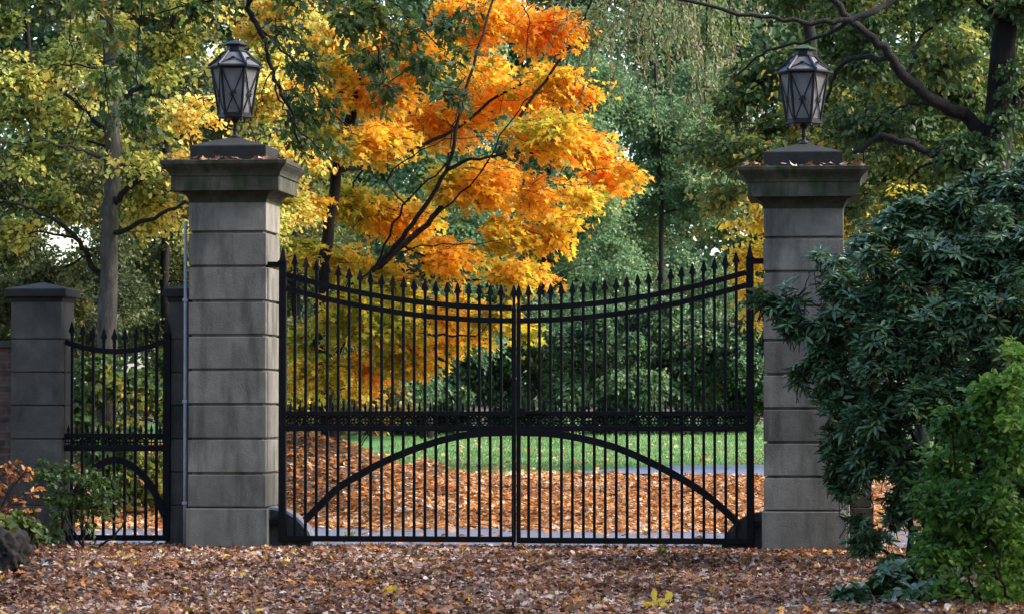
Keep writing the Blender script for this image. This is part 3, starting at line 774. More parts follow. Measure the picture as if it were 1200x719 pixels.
# --- left yellow-green tree
t, ax = tree('lime_tree', 124, 9, 'grey trunked tree with small yellow green leaves behind the side gate')
w = Wood()
w.stem(stem_pts([(120, 610), (123, 480), (127, 330), (130, 230), (132, 120), (126, 20), (118, -120), (120, -240)], 9, ground_z(*ax)), .155, .07)
for b, r in (([(127, 330), (104, 305), (86, 275, -.4), (45, 247, -.8), (0, 235, -1)], .05), ([(132, 240), (150, 222, -.3), (180, 203, -.5), (240, 185, -.2), (300, 170)], .05),
             ([(130, 275), (165, 262, -.4), (215, 240, -.5), (270, 225)], .04), ([(131, 165), (100, 130, .3), (60, 95, .6), (10, 60, 1)], .04), ([(132, 130), (170, 95, .5), (230, 40, 1), (280, 0, 1.2)], .045),
             ([(126, 20), (80, -20), (20, -60)], .04), ([(131, 190), (90, 175, -1), (40, 165, -1.6)], .03)):
    w.bough([P(q[0], q[1], 9 + (q[2] if len(q) > 2 else 0)) for q in b], r, r * .3)
bl = cloud(-80, 400, -150, 310, 52, 40)
bl = [b for b in bl if not (b[0] > 345 and b[1] > 40) and not (b[0] > 310 and b[1] > 260) and not (88 < b[0] < 172 and b[1] > 205)]
B = blob_arr(bl, 9.5, 2.2, .6); w.grow(B[:, :3], .006)
oxl = P(190, 150, 9)
def lime_tint(p, st):
    return .54 + (p[:, 0] - oxl.x) * .12 + .55 * st + RNG.normal(0, .23, len(p))
tw = Geo()
finish_tree(t, w, [sprays(B, 8600, 8, .40, .072, T_ROUND, ax, lime_tint, .3, .6, .30, 1.6, .7, .35, .25, tw)], M['bark_grey'], M['lime'], tw, limb_bark=M['bark_dark'])

# --- right tree with the dark trunk
t, ax = tree('broadleaf_tree', 1172, 7, 'dark forked tree with ivy on its trunk rising behind the right shrub')
w = Wood()
w.stem(stem_pts([(1172, 620), (1168, 420), (1168, 300), (1166, 215), (1172, 110), (1180, 20), (1184, -80), (1190, -220)], 7, ground_z(*ax)), .24, .12)
for b, r in (([(1166, 175), (1135, 140), (1100, 122, -.4), (1062, 92, -.7), (1035, 58, -.9), (995, 22, -1), (960, -20, -1)], .105), ([(1164, 245), (1140, 208), (1105, 183, -.4), (1060, 168, -.6), (1030, 162, -.6), (1000, 180, -.5)], .075),
             ([(1045, 68, -.8), (1010, 68, -.4), (982, 80, -.2), (970, 112, 0), (962, 140, .2)], .04), ([(1180, 30), (1120, -15, -.8), (1050, 0, -1.4), (1000, 22, -1.7), (950, 26, -1.8), (880, 17, -1.9), (770, -6, -2)], .055),
             ([(1176, 140), (1215, 95), (1260, 70)], .09), ([(1062, 92, -.7), (1080, 45), (1120, 10)], .03), ([(1100, 122), (1060, 125), (1020, 150), (1010, 200)], .02), ([(1000, 22, -1.7), (960, 45, -1.5), (900, 60, -1.2), (860, 90, -1)], .03)):
    w.bough([P(q[0], q[1], 7 + (q[2] if len(q) > 2 else 0)) for q in b], r, r * .35)
bl = cloud(850, 1250, -120, 260, 56, 40)
bl = [b for b in bl if not (b[0] < 905 and b[1] < 60)]
B = blob_arr(bl, 8.3, 1.8, .6); w.grow(B[:, :3], .006)
tw = Geo()
ivb = blob_arr([(1160, 200, 17, -.35), (1168, 170, 19, -.35), (1176, 135, 17, -.35), (1180, 105, 15, -.35), (1165, 225, 16, -.35), (1185, 80, 15, -.35)], 7)
def ivy_tint(p, st): return .12 + .1 * st + RNG.normal(0, .08, len(p))
finish_tree(t, w, [sprays(B, 5600, 8, .36, .09, T_OVAL, ax, tint_simple(.30, .2, .6), .45, .55, .3, 1.3, .6, .35, .35, tw)], M['bark_dark'], M['mixed'], tw)
V, Fl, T = sprays(ivb, 130, 6, .2, .075, T_ROUND, ax, ivy_tint, .5, .5, 0, hang=.6); bulk('ivy', V, Fl, T, M['mixed'], t)

# --- weeping tree between the maple and the right pillar
t, ax = tree('weeping_tree', 938, 13, 'weeping tree trailing grey green strands beside the orange maple')
w = Wood()
w.stem(stem_pts([(938, 600), (940, 480), (938, 300), (943, 150), (945, 20), (880, -150)], 13, ground_z(*ax)), .14, .07)
arcs = []
for i in range(30):
    px, py = ((RNG.normal(740, 30), RNG.uniform(-90, 20)) if i % 5 < 2 else (RNG.normal(835, 30), RNG.uniform(-40, 150)) if i % 5 < 4 else (RNG.uniform(640, 880), RNG.uniform(-90, 60))); dy = RNG.uniform(-1.6, 1.6)
    z0 = P(835, RNG.uniform(-150, -40), 13); p = P(px, py, 13 + dy)
    mid = (z0 + p) / 2; mid.z += .35
    w.bough([z0, mid, p], .025, .008); arcs.append(p)
pp, dd, nn_, ss, tt = [], [], [], [], []
tw = Geo()
for p in arcs:
    for k in range(RNG.integers(5, 9)):
        L = RNG.uniform(.4, 1.7); s = np.array(p) + RNG.normal(0, .3, 3); n = int(L / .035)
        sw = RNG.normal(0, .3, 2)
        tq = np.linspace(0, 1, n)
        pts = np.stack([s[0] + sw[0] * tq, s[1] + sw[1] * tq, s[2] + .3 * np.sin(tq * 2) - L * tq ** 1.5], 1) + np.cumsum(RNG.normal(0, .006, (n, 3)), 0)
        tw.tube(pts[::6], .004, 3, cap=False)
        pp.append(pts); d = RNG.normal(0, .5, (n, 3)); d[:, 2] -= .9; dd.append(d); nn_.append(RNG.normal(0, 1, (n, 3)))
        ss.append(RNG.uniform(.06, .11, n)); tt.append(np.full(n, RNG.normal(.55, .22)) + RNG.normal(0, .1, n))
cr = leaves(np.concatenate(pp), np.concatenate(dd), np.concatenate(nn_), np.concatenate(ss), np.clip(np.concatenate(tt), 0, 1), oval4(.2))
finish_tree(t, w, [cr], M['bark_dark'], M['weep'], tw)

# --- small yellow tree behind the right pillar
t, ax = tree('yellow_tree', 940, 18, 'clear yellow young tree showing on both sides of the right tall pillar')
w = Wood(); w.stem(stem_pts([(940, 600), (942, 450), (938, 330), (940, 200)], 18, ground_z(*ax)), .08, .03)
B = blob_arr([(884, 262, 22), (880, 300, 22), (876, 330, 18), (905, 240, 30), (940, 220, 38), (980, 240, 34), (1012, 262, 34), (1040, 280, 28), (940, 300, 40), (1000, 310, 34), (900, 350, 30), (970, 370, 36), (880, 380, 16), (866, 260, 16), (1060, 230, 22)], 18, .8)
w.grow(B[:, :3], .006); tw = Geo()
finish_tree(t, w, [sprays(B, 1250, 7, .32, .10, T_OVAL, ax, tint_simple(.55, .18, .5), .3, .5, .22, 1.6, tw)if 0 else sprays(B, 1250, 7, .32, .10, T_OVAL, ax, tint_simple(.55, .18, .5), .3, .5, .22, 1.6, twigs=tw)], M['bark_grey'], M['yellow'], tw)

# --- overhanging oak: trunk just outside the left edge, boughs sweeping across the top
t, ax = tree('oak_tree', -70, -3.2, 'dark oak boughs with lobed green leaves hanging in from the top left')
w = Wood()
w.stem(stem_pts([(-80, 650), (-78, 400), (-70, 150), (-60, -100), (-40, -320)], -3.2, 0), .3, .16)
oy = -2.4
for b, r in (([(-62, -100, -.6), (60, -95, 0), (180, -75, .4), (270, -45), (292, 10), (309, 45), (318, 85), (338, 125), (352, 170)], .05), ([(300, 28), (345, 75, .2), (390, 130, .3), (425, 165, .3)], .016),
             ([(318, 85), (330, 120, -.3), (350, 150, -.3), (380, 178, -.3), (395, 200, -.3)], .012), ([(180, -75, .4), (330, -70, .3), (420, -20, .2), (440, 50, .2), (448, 100, .2)], .03), ([(420, -20), (470, 10), (520, 60), (545, 90)], .015),
             ([(60, -95), (80, -30), (84, 60), (82, 120)], .012), ([(60, -95), (98, -20, .3), (95, 75, .3)], .01), ([(180, -75), (130, -10, .2), (122, 60, .3), (130, 150, .3), (140, 110, .3)], .01), ([(115, 80, .3), (75, 75), (40, 88), (0, 98)], .01),
             ([(180, -75), (165, 20), (158, 110), (155, 150), (172, 170)], .010), ([(330, -70), (520, -60), (600, -30), (618, 20), (617, 75)], .018), ([(318, 85), (300, 130), (290, 150)], .008), ([(280, -10), (210, 10), (165, 18)], .015)):
    w.bough([P(q[0], q[1], oy + (q[2] if len(q) > 2 else 0)) for q in b], r, r * .22)
B = blob_arr([(335, 30, 22), (358, 80, 22), (345, 110, 14), (345, 135, 16), (375, 120, 20), (355, 165, 16), (390, 170, 16), (440, 10, 26), (470, 40, 26), (500, 70, 24), (520, 30, 24), (445, 70, 20), (540, 70, 16), (410, 20, 24), (455, 110, 16), (530, 110, 14), (420, 60, 16), (400, -20, 30), (480, -20, 30), (340, -20, 30), (550, 15, 14),
                 (130, 30, 24), (150, 70, 18), (125, 90, 16), (100, 10, 20), (160, 130, 14), (170, 150, 10), (60, -20, 24), (170, -10, 26), (20, -20, 24), (240, -20, 26), (225, 10, 12), (135, 130, 12)], oy, .7, .9)
w.grow(B[:, :3], .005, sag=.02); tw = Geo()
finish_tree(t, w, [sprays(B, 560, 7, .26, .105, T_OAK, ax, tint_simple(.42, .15, .5), .5, .6, .12, 2.0, .5, .3, .6, tw)], M['bark_dark'], M['oak'], tw)

# --- background trees
def back_tree(name, px_base, y, blobs, leafm, label, n, per, L, size, tmpl, tint, gap=.25, gs=.7, trunk_r=.12, bark='bark_dark', group=None, squash=.75, dy=None):
    t, ax = tree(name, px_base, y, label, group)
    w = Wood(); top = min(b[1] for b in blobs)
    w.stem(stem_pts([(px_base, 560), (px_base + RNG.normal(0, 4), (560 + top) / 2), (px_base + RNG.normal(0, 8), top + 20)], y, ground_z(*ax)), trunk_r, trunk_r * .3)
    B = blob_arr(blobs, y, dy or 1.6, squash); w.grow(B[:, :3], .012)
    finish_tree(t, w, [sprays(B, n, per, L, size, tmpl, ax, tint, .3, .6, gap, gs)], M[bark], M[leafm])
G = 'tall green trees beyond the lawn'
back_tree('deciduous_tree', 640, 56, cloud(560, 720, 60, 400, 58, 42), 'bluegreen', 'blue green tree directly behind the right edge of the orange maple', 8500, 8, .7, .115, T_OVAL, tint_simple(.48, .16, .6), .22, .6, group=G)
back_tree('deciduous_tree', 770, 63, cloud(690, 860, 40, 400, 58, 44), 'bluegreen', 'tall blue green tree between the orange maple and the right tall pillar', 8500, 8, .7, .115, T_OVAL, tint_simple(.52, .16, .6), .22, .6, group=G)
back_tree('deciduous_tree', 900, 71, cloud(840, 960, 60, 400, 55, 40), 'mixed', 'olive green tree seen behind the right tall pillar and its lantern', 6500, 8, .7, .12, T_OVAL, tint_simple(.38, .16, .6), .22, .6, group=G)
back_tree('deciduous_tree', 1080, 29, cloud(960, 1240, -60, 330, 62, 46), 'mixed', 'green and gold tree standing farther back behind the dark forked trunk', 9000, 8, .6, .11, T_OVAL, tint_simple(.38, .2, .6), .22, .6, group=G)
back_tree('deciduous_tree', 500, 48, cloud(420, 600, -80, 440, 62, 44), 'bluegreen', 'grey green tree glimpsed through the gaps of the orange maple', 8500, 8, .7, .115, T_OVAL, tint_simple(.45, .16, .6), .22, .6, group=G)
back_tree('deciduous_tree', 350, 34, cloud(270, 440, -80, 470, 60, 42), 'olive', 'olive tree between the left tall pillar and the orange maple', 8000, 8, .5, .09, T_OVAL, tint_simple(.34, .2, .6), .12, .8, group=G)
back_tree('deciduous_tree', 200, 30, cloud(120, 290, -80, 470, 60, 42), 'olive', 'dull green tree behind the left lantern', 8000, 8, .5, .085, T_OVAL, tint_simple(.34, .2, .6), .12, .8, group=G)
back_tree('deciduous_tree', 40, 28, cloud(-70, 120, -80, 470, 60, 42), 'olive', 'dusky olive tree above the brick wall at the left edge', 8000, 8, .5, .085, T_OVAL, tint_simple(.28, .18, .6), .12, .8, group=G)

# shrubs: multi-stemmed, leaves to the ground
def shrub(name, px_base, y, blobs, leafm, label, n, per, L, size, tmpl, tint, gap=.2, gs=1.0, group=None, stems=5, dy=.6, cat='shrub', bark='bark_dark', shell=.45, hang=.25, flat=.6):
    p = P(px_base, 470, y); t = thing(name, (p.x, y, ground_z(p.x, y)), label, cat, group)
    w = Wood(); B = lumpy(blob_arr(blobs, y, dy, .85), 5)
    gz = ground_z(p.x, y)
    for k in range(stems):
        q = B[RNG.integers(len(B))]
        b = np.array([p.x + RNG.normal(0, .15), y + RNG.normal(0, .15), gz - .05])
        w.bough([b, (b + q[:3]) / 2 + RNG.normal(0, .08, 3), q[:3]], .014, .006)
    w.grow(B[::2, :3], .006, sag=.03)
    cr = sprays(B, n, per, L, size, tmpl, (p.x, y), tint, .3, flat, gap, gs, shell, zmin=gz + .02, hang=hang)
    if w.limb.v: obj('stems', w.limb, M[bark], t, True)
    bulk('foliage', *cr[:2], cr[2], M[leafm], t)
    return t
GS = 'dark shrubs along the far edge of the lawn'
for i, (px, lab, lm) in enumerate(((430, 'dark green shrub beyond the lawn behind the left gate leaf', 'deep'), (540, 'dark evergreen shrub beyond the lawn just left of the closing stiles', 'deep'), (640, 'brownish green shrub beyond the lawn just right of the closing stiles', 'deep'),
                                   (735, 'rounded green shrub beyond the lawn behind the middle of the right leaf', 'bluegreen'), (830, 'broad dark shrub beyond the lawn near the right hinge', 'deep'), (925, 'dark shrub beyond the lawn behind the foot of the right tall pillar', 'deep'))):
    y = 52 + RNG.uniform(-.6, 1.2)
    shrub('shrub', px, y, cloud(px - 72, px + 72, 380, 500, 38, 30), lm, lab, 4200, 8, .45, .11, T_OVAL, tint_simple(.45, .17, .6), .2, .8, GS, 4, 1.2)
# far wood closing the view
fb = cloud(-250, 1450, -330, 500, 95, 78)
B = blob_arr(fb, 92, 6, .85)
V, Fl, T = sprays(B, 46000, 6, 1.4, .34, T_OVAL, (0, 90), tint_simple(.45, .16, .6), .3, .6, .1, .35)
fw = bulk('woodland', V, Fl, T, M['bluegreen']); tag(fw, 'far blue green wood closing the view behind everything', 'woodland', None, 'stuff')

# unseen wood around and behind the camera, put in to dim the fronts
n = 34000; an = RNG.uniform(math.radians(120), math.radians(420), n); rad = RNG.uniform(30, 44, n)
p = np.stack([-3 + rad * np.cos(an), -12 + rad * np.sin(an) * 1.15, 17 * RNG.uniform(0, 1, n) ** 1.2], 1)
p = p[(nz(p, .16) > -.25) & (p[:, 1] < 24)]; n = len(p)
bw = bulk('woodland', *leaves(p, RNG.normal(0, 1, (n, 3)), RNG.normal(0, 1, (n, 3)), RNG.uniform(.5, 1.0, n), np.clip(RNG.normal(.45, .2, n), 0, 1), T_OVAL), M['deep']); tag(bw, 'unseen dense wood on both sides and behind the drive added to dim the fronts', 'woodland', None, 'stuff')

n = 22000; p = np.stack([RNG.uniform(4.8, 19, n), RNG.uniform(-34, 0, n), RNG.uniform(3.5, 19, n)], 1)  # out-of-view leaves, placed to block the sun in front of the gate
p = p[(p[:, 1] < -2.0) & (nz(p, .3) > -.02)]; n = len(p)
bw = bulk('woodland', *leaves(p, RNG.normal(0, 1, (n, 3)), RNG.normal(0, 1, (n, 3)), RNG.uniform(.3, .6, n), np.clip(RNG.normal(.45, .2, n), 0, 1), T_OVAL), M['deep']); tag(bw, 'unseen leafy canopy added to the right of the drive to shade the foreground', 'woodland', None, 'stuff')

# shrubs close behind the side gate and the maple foot
shrub('shrub', 135, 8.2, [(90, 470, 30), (120, 440, 30), (160, 450, 32), (190, 480, 26), (110, 520, 32), (150, 510, 34), (185, 540, 26), (100, 565, 26), (140, 560, 28), (175, 575, 22), (70, 440, 30), (200, 420, 20)], 'mixed', 'loose green and gold shrub seen through the side gate', 900, 7, .3, .095, T_ROUND, tint_simple(.42, .2, .6), .25, 1.6)
shrub('shrub', 60, 11, [(10, 360, 40), (40, 330, 40), (0, 400, 30), (80, 350, 30), (-40, 380, 40), (110, 390, 26), (60, 400, 30)], 'olive', 'brownish olive thicket above the brick wall beside the low left pillar', 900, 7, .3, .08, T_OVAL, tint_simple(.35, .2, .6), .25, 1.4)
shrub('shrub', 380, 22, [(345, 460, 30), (380, 455, 32), (420, 460, 34), (460, 465, 30), (350, 490, 22), (400, 490, 24), (440, 492, 20), (330, 430, 30), (480, 480, 16)], 'olive', 'yellowing low shrub under the orange maple behind the left leaf', 800, 7, .35, .11, T_OVAL, tint_simple(.6, .2, .6), .22, 1.2)

# --- the big dark glossy rhododendron at the right
rp = P(1090, 470, -2.0); rt = thing('rhododendron_shrub', (rp.x, -2.0, 0), 'large dark glossy evergreen shrub with whorled leaves in front of the right tall pillar', 'shrub')
rb = [(893, 352, 13, -1.5), (908, 358, 18, -1.5), (928, 352, 26, -1.5), (955, 348, 32, -1.4), (935, 378, 22, -1.6), (985, 325, 40, -1.6), (1015, 290, 34, -1.3), (1050, 265, 34, -1.2), (1095, 255, 36, -1.2), (1135, 240, 38, -1.1), (1180, 225, 42, -1.1), (1215, 220, 45, -1.2),
      (965, 385, 38, -1.7), (1005, 370, 48, -2.0), (1050, 330, 50, -2.2), (1110, 310, 52, -2.2), (1170, 290, 56, -2.1), (1225, 300, 55, -2.0), (967, 425, 34, -1.7), (988, 460, 42, -1.8), (1030, 410, 50, -2.4), (1090, 390, 56, -2.6), (1150, 370, 60, -2.6), (1215, 380, 60, -2.5),
      (988, 500, 38, -1.7), (1002, 535, 32, -1.6), (1040, 490, 50, -2.3), (1100, 470, 55, -2.6), (1160, 460, 60, -2.7), (1025, 545, 34, -2.0), (1070, 550, 40, -2.2), (1130, 540, 50, -2.3), (1020, 585, 22, -1.8), (1060, 575, 22, -1.9), (1012, 610, 22, -1.7), (1000, 575, 24, -1.7), (1022, 632, 18, -1.7), (1040, 620, 16, -1.5), (1005, 640, 14, -1.6), (1045, 600, 16, -1.9), (1100, 590, 30, -2.0), (1110, 625, 26, -2.2), (1190, 540, 55, -2.3), (1130, 600, 40, -2.0), (1190, 620, 50, -2.0), (1230, 480, 60, -2.4), (980, 555, 14, -1.6)]
B = lumpy(blob_arr(rb, 0, 0, .9, 1.0), 6, .7)
w = Wood()
for k in range(9):
    q = B[RNG.integers(10, len(B))]; b = np.array([rp.x + RNG.normal(0, .35), -2.0 + RNG.normal(0, .25), -.05])
    w.bough([b, (b + q[:3]) / 2 + RNG.normal(0, .15, 3), q[:3]], .035, .012)
w.grow(B[::2, :3], .007, sag=.03)
def whorls(B, n, size, tint, shell=.33, zmin=.05, tmpl=T_LANCE, outw=None, gap=.14):
    pos, bi, dr = scatter(B, n, shell, gap, 1.8, zmin); n = len(pos)
    ax_ = nrm(dr * .5 + np.array([0, -.12, .9]) + RNG.normal(0, .25, (n, 3)))
    u = nrm(np.cross(ax_, RNG.normal(0, 1, (n, 3)))); v = np.cross(ax_, u)
    P_, D_, N_, S_, T_ = [], [], [], [], []
    for k in range(9):
        an = k * 2 * math.pi / 9 * 1.0 + RNG.uniform(-.25, .25, n); rise = RNG.uniform(-.25, .45, n)
        rad = u * np.cos(an)[:, None] + v * np.sin(an)[:, None]
        d = rad + ax_ * rise[:, None]; d[:, 2] += .04
        P_.append(pos + rad * size * .06 + ax_ * RNG.uniform(-.03, .02, n)[:, None]); D_.append(d); N_.append(ax_ - rad * .25 + RNG.normal(0, .18, (n, 3)))
        S_.append(size * RNG.uniform(.7, 1.25, n)); T_.append(np.clip(tint + RNG.normal(0, .22, n), 0, 1))
    return leaves(np.concatenate(P_), np.concatenate(D_), np.concatenate(N_), np.concatenate(S_), np.concatenate(T_), tmpl), pos, ax_
(cr, wp, wa) = whorls(B, 9600, .118, .42, .42, gap=.2)
for q in range(0, len(wp), 3):
    e = wp[q] - wa[q] * .15; w.limb.tube([e - np.array([0, 0, .05]), wp[q]], [.006, .005], 3, cap=False)
obj('stems', w.limb, M['bark_dark'], rt, True); bulk('foliage', *cr, M['rhodo'], rt)

# --- fresh green shrub in the lower right corner
shrub('shrub', 1170, -9.0, [(1190, 415, 20), (1180, 450, 32), (1150, 460, 26), (1205, 480, 40), (1120, 490, 26), (1160, 510, 44), (1210, 540, 50), (1110, 540, 34), (1150, 570, 46), (1095, 585, 30), (1200, 610, 50), (1130, 620, 44), (1105, 650, 34), (1180, 660, 50), (1140, 690, 50), (1090, 690, 26), (1220, 700, 50), (1195, 720, 50), (1120, 715, 40), (1170, 725, 40)], 'bright', 'fresh bright green leafy shrub in the lower right corner', 2500, 8, .26, .060, T_OVAL, tint_simple(.36, .22, .8), .3, 2.4, None, 9, .55, hang=.12, flat=.4)
# --- small leafy shrub in front of the side gate
shrub('shrub', 100, -.5, [(60, 560, 18), (85, 550, 22), (110, 560, 24), (130, 575, 18), (75, 585, 24), (100, 590, 24), (120, 598, 16), (65, 605, 14), (140, 560, 10), (45, 545, 12), (100, 615, 12)], 'oak', 'small sprawling green shrub in front of the side gate', 150, 6, .2, .055, T_ROUND, tint_simple(.5, .2, .6), .1, 3, None, 6, .3)
shrub('shrub', 15, -6.5, [(0, 612, 12), (15, 608, 14), (30, 614, 12), (38, 625, 8), (10, 630, 14), (-15, 615, 16)], 'oak', 'low green seedlings on the bank at the left edge', 110, 6, .14, .07, T_ROUND, tint_simple(.6, .15, .5), .0, 3, None, 4, .3, 'seedlings')
shrub('shrub', 12, -1.2, [(8, 545, 12), (28, 548, 12), (20, 560, 14), (0, 575, 14), (35, 570, 10), (12, 590, 14), (30, 600, 12), (0, 605, 12), (15, 618, 12), (-10, 560, 12)], 'litter_orange', 'small rusty leaved sapling in front of the brick wall at the left edge', 48, 5, .18, .075, T_OAK, tint_simple(.35, .2, .3), .0, 3, None, 5, .25)
shrub('shrub', 25, -.9, [(20, 610, 16), (45, 620, 14), (5, 620, 16), (60, 625, 10), (35, 600, 12)], 'oak', 'dark low undergrowth at the foot of the low left end pillar', 110, 6, .16, .06, T_OVAL, tint_simple(.3, .2, .3), .0, 3, None, 5, .25)
# --- dark low creeper at the bottom right
cb = blob_arr([(1000, 705, 22), (1040, 690, 26), (1075, 670, 24), (960, 715, 16), (1020, 720, 28), (1065, 710, 28), (1100, 700, 30), (1110, 660, 24), (920, 722, 12), (990, 725, 20), (1045, 665, 14), (1000, 712, 20), (1080, 718, 24)], -8.6, .5, .8)
(cv, _, _) = whorls(cb, 560, .10, .5, .4, .03, T_OVAL, gap=.05)
gc = bulk('ground_cover', *cv, M['rhodo']); tag(gc, 'dark glossy creeping ground cover along the bottom right edge', 'ground cover', None, 'stuff')

# ================================================================ LEAF LITTER, GRASS
def litter(name, n, xr, yr, mat, label, size, tint_fn, tilt=.55, dz=.0, keep=None, tmpls=(T_MAPLE, T_OAK, T_OVAL), zj=.045):
    parts = []
    for tm in tmpls:
        m = n // len(tmpls)
        x = RNG.uniform(*xr, m); y = RNG.uniform(*yr, m)
        if keep is not None:
            k = keep(x, y); x, y = x[k], y[k]
        m = len(x)
        p = np.stack([x, y, hgt(x, y) + dz + RNG.uniform(0.004, zj, m)], 1)
        a = RNG.uniform(0, 2 * math.pi, m); d = np.stack([np.cos(a), np.sin(a), RNG.normal(0, .25, m)], 1)
        nn = np.stack([RNG.normal(0, tilt, m), RNG.normal(0, tilt, m), np.ones(m)], 1)
        parts.append(leaves(p, d, nn, size * RNG.uniform(.6, 1.3, m), np.clip(tint_fn(p), 0, 1), tm))
    o = bulk(name, *merge(parts), mat); tag(o, label, 'fallen leaves', None, 'stuff'); return o
def lt(p): return .42 + .28 * nz(p, .8) + .3 * nz(p, .33, 5.0) + RNG.normal(0, .27, len(p))
litter('leaf_litter', 150000, (-9.5, 5.5), (-13, .55), M['litter'], 'brown and pinkish fallen leaves carpeting the drive in front of the gate', .06, lt, .8, keep=lambda x, y: (np.abs(x + 3.2 + (y * -.03)) < 6.5))
def drift(x, y):
    c = nz(np.stack([x, y * .6, x * 0], 1), 1.1, 9.0) + RNG.normal(0, .12, len(x))
    return (c > .22) & (np.abs(x + 3.2 + (y * -.03)) < 6.5)
litter('leaf_litter', 15000, (-9.5, 5.5), (-12, .4), M['litter_orange'], 'patches of rusty maple leaves drifted over the brown leaves in front of the gate', .066, lambda p: .27 + RNG.normal(0, .17, len(p)), .9, .02, drift, (T_MAPLE, T_OAK), .05)
def bare(x, y):
    edge = 5.2 + .5 * np.sin(x * .9) + .25 * np.sin(x * 2.7 + 1)
    thin = RNG.uniform(0, 1, len(x)) < .035
    edge2 = 24.7 + .3 * np.sin(x * 1.9) + RNG.normal(0, .25, len(x))
    return ((y > edge) & ~((x > -4.2) & (y > edge2))) | thin | ((y < 1.1) & (RNG.uniform(0, 1, len(x)) < .25))
def lt2(p): return .52 + .25 * nz(p, .6) + RNG.normal(0, .26, len(p))
litter('leaf_litter', 105000, (-16.5, 3.0), (.9, 26.0), M['litter_orange'], 'bright orange fallen leaves spread over the drive and bank behind the gate', .10, lt2, .38, .008, bare)
litter('leaf_litter', 2500, (-10, 12), (26, 50), M['litter_orange'], 'scattered orange leaves lying on the lawn', .11, lt2, .4, .05, lambda x, y: RNG.uniform(0, 1, len(x)) < np.where((x > -4.5) & (y < 31), .1, np.clip(1.1 - (y - 26) / 18, 0.12, 1)))
# leaves lodged on the pillar ledges
pts = []
for cx_, cy_ in ((LX, LY), (RX, RY)):
    for i in range(130):
        s = RNG.integers(4); u = RNG.uniform(-.64, .64); v = RNG.uniform(.45, .64)
        pts.append((cx_ + (u if s % 2 == 0 else v * (1 if s == 1 else -1)), cy_ + (v * (1 if s == 2 else -1) if s % 2 == 0 else u), (4.085 if cx_ == RX else 4.085 * 1.028) + RNG.uniform(0, .03)))
pts = np.array(pts); m = len(pts); a = RNG.uniform(0, 6.28, m)
o = bulk('ledge_leaves', *leaves(pts, np.stack([np.cos(a), np.sin(a), RNG.normal(.1, .3, m)], 1), np.stack([RNG.normal(0, .6, m), RNG.normal(0, .6, m), np.ones(m)], 1), RNG.uniform(.05, .09, m), RNG.uniform(.2, .8, m), T_MAPLE), M['litter'])
tag(o, 'dry brown leaves lodged on the ledges of both tall pillars', 'fallen leaves', None, 'stuff')
# lawn blades
m = 60000; x = RNG.uniform(-11, 7, m); y = RNG.uniform(24.4, 58, m)
k = RNG.uniform(0, 1, m) < np.clip(1.3 - (y - 24) / 50, .3, 1); x, y = x[k], y[k]; m = len(x)
nearp = np.zeros(m, bool)
q = smooth_path([(-5.0, 25.3, 0), (-2.6, 26.6, 0), (1.5, 27.6, 0), (9, 28.2, 0), (24, 28.6, 0)], 12)
for c in q: nearp |= (np.hypot(x - c[0], y - c[1]) < 2.8 * min(1, max(.08, (c[0] + 5.1) / 2.6)))
x, y = x[~nearp], y[~nearp]; m = len(x)
d = np.stack([RNG.normal(0, .35, m), RNG.normal(0, .35, m), np.ones(m)], 1)
o = bulk('grass', *leaves(np.stack([x, y, hgt(x, y)], 1), d, np.stack([RNG.normal(0, 1, m), -np.ones(m), np.zeros(m)], 1), RNG.uniform(.04, .09, m), np.clip(RNG.normal(.5, .22, m) + .5 * nz(np.stack([x, y, x * 0], 1), .5), 0, 1), oval4(.14)), M['grass'])
tag(o, 'short bright green grass of the lawn beyond the drive', 'grass', None, 'stuff')

# mossy rock at the lower left corner
bm = bmesh.new(); bmesh.ops.create_icosphere(bm, subdivisions=5, radius=1.0)
rc = P(8, 690, -8.0)
for v in bm.verts:
    q = v.co.copy(); n = noise.noise(q * 1.6) * .4 + noise.noise(q * 4.0) * .25 + noise.noise(q * 9) * .14
    v.co = Vector((q.x * .22, q.y * .3, q.z * .22)) * (1 + n) + Vector((rc.x, -8.0, .30))
g = Geo(); g.bm(bm); o = obj('rock', g, M['rock'], None, True); tag(o, 'rough dark rock half buried in leaves at the lower left corner', 'rock')

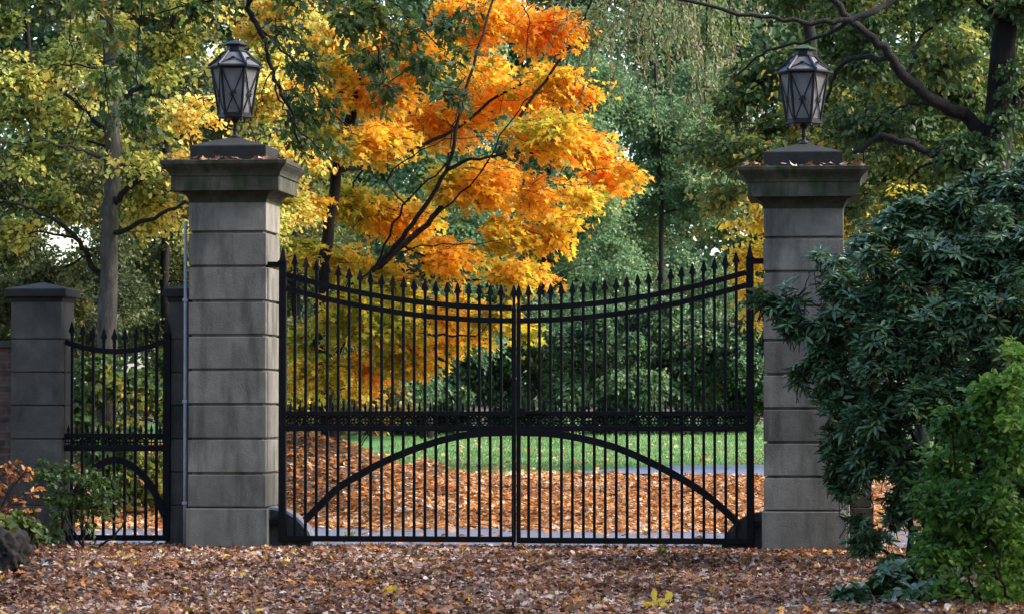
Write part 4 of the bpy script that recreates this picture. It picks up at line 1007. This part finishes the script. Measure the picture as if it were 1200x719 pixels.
# little weeds and tufts pushing through the leaves
for i, (px, py, lab, lm, sc) in enumerate(((770, 712, 'small yellow seedling near the bottom edge right of the middle', 'yellow', 1.0), (845, 640, 'green tuft at the foot of the right quarter round guard', 'bright', .9), (775, 652, 'brownish green tuft in the leaves below the right leaf', 'olive', .9),
                                           (455, 700, 'yellow tuft in the leaves near the bottom edge left of the middle', 'yellow', .7), (410, 628, 'tiny green weed under the left leaf', 'bright', .6), (612, 655, 'rusty tuft in the leaves below the closing stiles', 'olive', .6), (1012, 640, 'green weed at the right foot of the right tall pillar', 'bright', 1.0))):
    d = RM @ Vector(((px - 600) / F, (359.5 - (py + 3)) / F, -1)); k = -CAM.z / d.z; p = CAM + d * k
    p.y = max(p.y, -11.5)
    t = thing('weed', (p.x, p.y, ground_z(p.x, p.y)), lab, 'weed', 'weeds in the fallen leaves'); zz = ground_z(p.x, p.y)
    n = 16; a = RNG.uniform(0, 6.28, n); rr = RNG.uniform(.1, 1, n)
    d = np.stack([np.cos(a) * rr, np.sin(a) * rr, RNG.uniform(.4, 1.2, n)], 1)
    pos = np.array([p.x, p.y, zz])[None] + d * RNG.uniform(.02, .09, n)[:, None] * sc
    bulk('foliage', *leaves(pos, d, RNG.normal(0, 1, (n, 3)) + np.array([0, 0, .8]), RNG.uniform(.05, .09, n) * sc, RNG.uniform(.3, .9, n), T_OVAL), M[lm], t)
    g = Geo()
    for j in range(5): g.tube([(p.x, p.y, zz - .01), tuple(pos[j] + d[j] * .02)], .003, 4)
    obj('stems', g, M['bark_dark'], t)

# ================================================================ LIGHT
SUN_EL, SUN_AZ = 35.0, 91.0          # azimuth from +Y towards +X
EXPO = 2.12
w_ = bpy.data.worlds.new('World'); SC.world = w_; w_.use_nodes = True
nt = w_.node_tree; bg = nt.nodes['Background']
sky = nt.nodes.new('ShaderNodeTexSky'); sky.sky_type = 'NISHITA'; sky.sun_disc = False
sky.sun_elevation = math.radians(SUN_EL); sky.sun_rotation = math.radians(SUN_AZ)
sky.air_density = 1.0; sky.dust_density = 2.5; sky.ozone_density = 1.0
nt.links.new(sky.outputs[0], bg.inputs[0]); bg.inputs[1].default_value = 0.15
sl = bpy.data.lights.new('sun', 'SUN'); sl.energy = 1.5; sl.angle = math.radians(14); sl.color = (1.0, .97, .93)
so = bpy.data.objects.new('sun', sl); COL.objects.link(so)
a = math.radians(SUN_AZ); e = math.radians(SUN_EL)
sd = Vector((math.sin(a) * math.cos(e), math.cos(a) * math.cos(e), math.sin(e)))
so.rotation_euler = sd.to_track_quat('Z', 'Y').to_euler(); so.location = (0, 0, 40)
SC.view_settings.view_transform = 'Standard'; SC.view_settings.look = 'None'
SC.view_settings.exposure = EXPO; SC.view_settings.gamma = 1.0
SC.cycles.max_bounces = 10; SC.cycles.diffuse_bounces = 6; SC.cycles.transmission_bounces = 8; SC.cycles.transparent_max_bounces = 8
